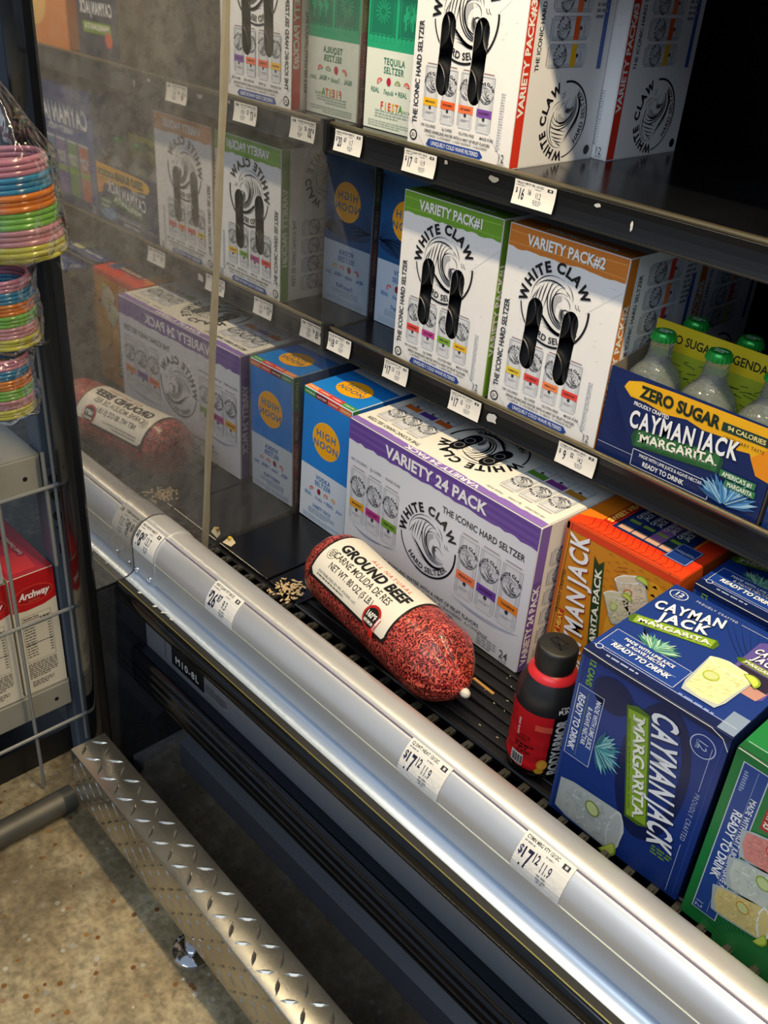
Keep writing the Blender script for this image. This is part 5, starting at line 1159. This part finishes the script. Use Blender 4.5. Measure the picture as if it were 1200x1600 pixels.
# arc-length map of the bumper front
BA = BP[3:13]; BLs = [0]
for a, b in zip(BA, BA[1:]): BLs.append(BLs[-1]+math.hypot(b[0]-a[0], b[1]-a[1]))
def bumpmap(x0, sc_=1.0, shift=0.0):
    def f(u, v, o):
        v = min(max(v+shift, 0), BLs[-1]-1e-6)
        for i in range(len(BA)-1):
            if BLs[i] <= v <= BLs[i+1]: break
        q = (v-BLs[i])/(BLs[i+1]-BLs[i]); y = BA[i][0]+(BA[i+1][0]-BA[i][0])*q; z = BA[i][1]+(BA[i+1][1]-BA[i][1])*q
        if sc_ != 1.0: y, z = y+(y+.235)*.035, z*1.025
        a = math.atan2(z-.046, -(y+.235)) ; ny, nz = -math.cos(max(0, a)), math.sin(max(0, a))
        return (x0+u, y+ny*(o+.0007), z+nz*(o+.0007))
    return f
BLn = BLs[-1]
for lab, x0, s_, pr in [
    ('$18.67 price tag wrapped over the end cap of the silver bumper', .0030, 1.03, ('18', '67', '13.7', 'HIGH NOON VARIETY')),
    ('$26.87 price tag on the silver bumper near the spilled rice', .1720, 1.0, ('26', '87', '9.3', 'WHT CLAW VTY 24/12C')),
    ('$17.12 price tag on the silver bumper in front of the ridged mat', .5180, 1.0, ('17', '12', '11.9', 'CJ SWT HEAT 12/12C')),
    ('$17.12 price tag on the silver bumper nearest the blue margarita box', .6700, 1.0, ('17', '12', '11.9', 'CYMN MRG VTY 12/12C'))]:
    w_ = .0500 if s_ > 1 else .0560
    ptag(lab, x0, w_, BLn*.97, bumpmap(x0, s_), tag_art(Print(), w_, BLn*.97, *pr))

# ================================================================== SCRAPS
def grains(name, label, n, cx, cy, sx, sy, z, col, L, seed, cat):
    R = random.Random(seed); m = MB()
    for _ in range(n):
        x, y, a = R.gauss(cx, sx), R.gauss(cy, sy), R.uniform(0, pi); l = L*R.uniform(.7, 1.2); r = l*.22; zz = z+R.uniform(0, .002)
        ca, sa = math.cos(a), math.sin(a); vs = []
        for t, rr in ((-.5, .25), (-.25, .9), (.1, 1), (.5, .25)):
            for k in range(5): b = 2*pi*k/5; vs.append((x+t*l*ca-rr*r*math.cos(b)*sa, y+t*l*sa+rr*r*math.cos(b)*ca, zz+r+rr*r*math.sin(b)))
        m.add(vs, [(i*5+k, i*5+(k+1) % 5, (i+1)*5+(k+1) % 5, (i+1)*5+k) for i in range(3) for k in range(5)]+[(4, 3, 2, 1, 0), (15, 16, 17, 18, 19)])
    o = m.build(name, mat('grain_'+col, col, .5, noise=.1), smooth=True); o['kind'] = 'stuff'; tag(o, label, cat); return o
grains('spilled_rice', 'small heap of spilled pale rice grains beside the beef roll', 90, .1560, -.1240, .012, .011, .0, 'cfb489', .0068, 3, 'rice')
grains('scattered_crumbs', 'few pale crumbs scattered over the ridged mat', 26, .50, -.055, .045, .03, -.001, 'b9a98a', .0035, 5, 'crumbs')
grains('ledge_crumbs', 'white crumbs lying on the black ledge under the bumper', 5, .10, -.2863, .05, .0008, .0008, 'd8d4c4', .006, 8, 'crumbs')
b = MB().box((-.0175, -.0020, 0), (.0175, .0020, .0016)); o = b.build('wooden_splint', mat('splint_wood', 'b98a4a', .6, noise=.2, nscale=200), bevel=.0004, loc=(.4575, -.0595, .0)); o.rotation_euler = (0, 0, -.06); tag(o, 'short tan wooden splint on the mat beyond the beef roll', 'wood splint')
m = MB().add([(0, 0, 0), (.018, .002, .001), (.020, .009, .006), (.009, .010, .010), (.001, .007, .004), (0, 0, .0006), (.018, .002, .0016), (.020, .009, .0066), (.009, .010, .0106), (.001, .007, .0046)], [(0, 4, 3), (0, 3, 2, 1), (5, 8, 9), (5, 6, 7, 8), (0, 1, 6, 5), (1, 2, 7, 6), (2, 3, 8, 7), (3, 4, 9, 8), (4, 0, 5, 9)])
o = m.build('paper_scrap', mat('cream_scrap', 'd9c8a4', .6), loc=(.007, -.128, .0005)); tag(o, 'crumpled cream and yellow paper scrap in the corner by the end wall', 'paper scrap')
MB().box((0, 0, 0), (.005, .005, .004)).build('yellow_piece', mat('yellow_piece', 'e0b81c', .5), o, bevel=.0012, loc=(.006, .0045, .0075))

# ================================================================== COOKIE CARTONS ON THE SHELF UNIT
RED, CRM = 'b5161c', 'd6cdb8'
def cookie(label, x0, y0, z0, w_, d, h_, kind='red'):
    F = Print(); F.rect(.0008, .0008, w_-.0016, h_-.0016, CRM, 0); T = Print()
    if kind == 'red':
        F.poly([(.0006, h_-.055), (w_*.3, h_-.0575), (w_*.7, h_-.0560), (w_-.0006, h_-.050), (w_-.0006, h_-.0006), (.0006, h_-.0006)], RED, 1)
        F.ell(w_*.5, h_-.034, w_*.44, .0145, 'd8402e', 2, 28); F.ell(w_*.5, h_-.034, w_*.42, .0130, 'a01418', 3, 28)
        F.text('Archway', w_*.5, h_-.033, .0105, 'f2e8e4', 5, sh=.25, b=.035, fit=w_*.66); F.text('COOKIES', w_*.5, h_-.0435, .0028, 'e2705c', 5)
        F.frame(w_*.16, .055, w_*.66, .080, .0004, '3a3632', 2); F.text('Nutrition Facts', w_*.19, .131, .0035, '2c2824', 3, al='l', b=.02, fit=w_*.35); F.rect(w_*.17, .1265, w_*.64, .0009, '2c2824', 3)
        F.text('Calories', w_*.19, .1215, .0050, '2c2824', 3, al='l', b=.035, fit=w_*.28); F.text('150', w_*.78, .1225, .0066, '2c2824', 3, al='r', b=.035); F.rect(w_*.17, .1165, w_*.64, .0006, '2c2824', 3)
        for k in range(11): F.micro(w_*.19, .1120-.0048*k, w_*.34, 1, .0030, '5a544c', 3, seed=k); F.rect(w_*.72, .1122-.0048*k, w_*.07, .0016, '5a544c', 3)
        F.rect(w_*.17, .0850, w_*.64, .0009, '2c2824', 3); F.micro(w_*.16, .050, w_*.66, 8, .0034, '6a645a', 3, seed=9); F.micro(w_*.2, .018, w_*.5, 3, .0034, '6a645a', 3, seed=7)
        T.rect(.0008, .0008, w_-.0016, d-.0016, RED, 0); T.poly([(w_*.1, .01), (w_*.7, .01), (w_*.75, .06), (w_*.1, .06)], 'd42a22', 1)
        T.ell(w_*.40, .115, .014, .030, '9a1216', 2, 24); T.text('Archway', w_*.40, .115, .0105, 'efd8d2', 4, rot=pi/2, sh=.25, b=.03, fit=.042); T.rect(w_*.58, .045, .009, .062, '8a1014', 2); T.text('Iced Oatmeal', w_*.655, .076, .0058, 'f0dcd4', 4, rot=pi/2, fit=.054)
    else:
        F.micro(.006, h_-.012, w_-.014, 3, .004, 'a08c64', 2); F.rect(w_*.2, .012, w_*.5, .02, 'cbb98c', 1); T.rect(.001, .001, w_-.002, d-.002, CRM, 0)
    return carton('cookie_carton', label, 'cookie box', x0, y0, z0, w_, d, h_, board(CRM), {'front': F, 'top': T}, rz=pi/2, group='cookie cartons on the wire-fronted shelf')
SZ = -.1940
cookie('red and cream cookie carton nearest the grey upright on the wire-fronted shelf', -.0760, -.4130, SZ, .0640, .195, .2015)
cookie('red and cream cookie carton left of the first, cut by the photo edge', -.0750, -.4800, SZ, .0640, .195, .2005)
cookie('plain cream carton lying on top of the left cookie carton', -.0740, -.4880, SZ+.2022, .0705, .19, .070, kind='plain')
cookie('dark red cookie carton in the second row behind the first', -.2760, -.4130, SZ, .0640, .195, .2300)

# ================================================================== BAGGED RING STACKS
M_film = bpy.data.materials.new('clear_bag_film'); M_film.use_nodes = True
nt = M_film.node_tree; nt.nodes.remove(nt.nodes['Principled BSDF'])
tr = nt.nodes.new('ShaderNodeBsdfTransparent'); tr.inputs[0].default_value = (.96, .96, .92, 1); gl_ = nt.nodes.new('ShaderNodeBsdfGlossy'); gl_.inputs['Roughness'].default_value = .10
lw_ = nt.nodes.new('ShaderNodeLayerWeight'); lw_.inputs['Blend'].default_value = .34; mx_ = nt.nodes.new('ShaderNodeMixShader')
nn = nt.nodes.new('ShaderNodeTexNoise'); nn.inputs['Scale'].default_value = 22; nn.inputs['Distortion'].default_value = 1.5; tc_ = nt.nodes.new('ShaderNodeTexCoord'); bb = nt.nodes.new('ShaderNodeBump'); bb.inputs['Strength'].default_value = .8; bb.inputs['Distance'].default_value = .01
nt.links.new(tc_.outputs['Object'], nn.inputs['Vector']); nt.links.new(nn.outputs['Fac'], bb.inputs['Height']); nt.links.new(bb.outputs['Normal'], gl_.inputs['Normal']); nt.links.new(bb.outputs['Normal'], lw_.inputs['Normal'])
nt.links.new(lw_.outputs['Facing'], mx_.inputs['Fac']); nt.links.new(tr.outputs[0], mx_.inputs[1]); nt.links.new(gl_.outputs[0], mx_.inputs[2]); nt.links.new(mx_.outputs[0], nt.nodes['Material Output'].inputs['Surface'])
def torus(R, r, n=40, m=8):
    b = MB(); b.v = [((R+r*math.cos(2*pi*j/m))*math.cos(2*pi*i/n), (R+r*math.cos(2*pi*j/m))*math.sin(2*pi*i/n), r*1.1*math.sin(2*pi*j/m)) for i in range(n) for j in range(m)]
    b.f = [(i*m+j, ((i+1) % n)*m+j, ((i+1) % n)*m+(j+1) % m, i*m+(j+1) % m) for i in range(n) for j in range(m)]; b.m = [0]*len(b.f); return b
RC = [('yellow', 'dcd65a'), ('pink', 'dea0ac'), ('green', '8ccc5c'), ('orange', 'ee8f3c'), ('blue', '3f94c4'), ('rose', 'cc8ca4')]
RMAT = [mat('translucent_ring_'+n, c, .18, spec=.6) for n, c in RC]
for m_ in RMAT: m_.node_tree.nodes['Principled BSDF'].inputs['Transmission Weight'].default_value = .45
_rings = {}
def ringbag(label, c, R, r, per, tilt, topz, seed):
    t = thing('bagged_plastic_rings', label, 'bagged toy', (c[0], c[1], c[2]), group='bags of coloured plastic rings')
    t.rotation_euler = tilt; z = r; Rn = random.Random(seed)
    for ci in range(len(RC)):
        for k in range(per):
            key = (R, r, ci)
            rr = R*(1-.012*ci)
            if key not in _rings:
                o = torus(rr, r).build('ring', RMAT[ci], t, smooth=True); _rings[key] = o.data
            else: o = bpy.data.objects.new('ring', _rings[key]); link(o, t)
            o.location = (Rn.uniform(-.0012, .0012), Rn.uniform(-.0012, .0012), z); z += r*1.9
    # crinkled film
    m = MB(); n, L = 48, 22; H = topz
    for i in range(L):
        q = i/(L-1); zz = -.006+q*(H+.006)
        base = (R+r+.004) if zz < z else (R+r+.004)*max(.10, 1-(zz-z)/(H-z)*.9)
        if i == 0: base *= .55
        if i == 1: base *= .92
        for k in range(n):
            a = 2*pi*k/n; wr = 1+.035*math.sin(a*7+q*9+seed)+.025*math.sin(a*13-q*14)
            flat = 1.0 if zz < z else 1-.6*min(1, (zz-z)/(H-z+1e-6))*abs(math.sin(a))
            m.v.append((base*wr*math.cos(a)*flat, base*wr*math.sin(a), zz+.002*math.sin(a*5+q*7)))
    m.f = [(i*n+k, i*n+(k+1) % n, (i+1)*n+(k+1) % n, (i+1)*n+k) for i in range(L-1) for k in range(n)]; m.m = [0]*len(m.f)
    m.build('clear_bag', M_film, t, smooth=True)
    # crimped bag corners below
    m = MB(); 
    for sx in (1,):
        m.add([(sx*R*.5, sx*R*.55, -.010), (sx*R*.9, sx*R*.80, -.006), (sx*R*1.02, sx*R*.9, -.020), (sx*R*.75, sx*R*.75, -.026), (sx*R*.80, sx*R*.70, -.016)], [(0, 1, 4), (1, 2, 4), (2, 3, 4), (3, 0, 4)])
    m.build('bag_corner', M_film, t) if seed == 1 else None
    return t
ringbag('uppermost clear bag of stacked coloured plastic rings at the left edge', (.0530, -.3900, .4760), .0410, .0028, 3, (.06, -.06, 0), .17, 1)
ringbag('middle clear bag of stacked coloured plastic rings at the left edge', (.0440, -.4150, .3870), .0320, .0021, 3, (.03, .02, 0), .0735, 2)
ringbag('lowest clear bag of stacked coloured plastic rings beside the wire fence', (.0440, -.4270, .3120), .0310, .0019, 3, (.03, .02, 0), .0670, 3)
for z, ye in ((.6475, -.390), (.4615, -.415), (.3785, -.427)):
    gpart(MB().tube([(-.075, ye, z), (.024 if z > .6 else -.004, ye, z), (.030 if z > .6 else .002, ye, z)], .0016, 6), 'peg_hook', M_chrome, smooth='auto')
bpy.data.objects.remove(_fo); bpy.data.curves.remove(_fc)
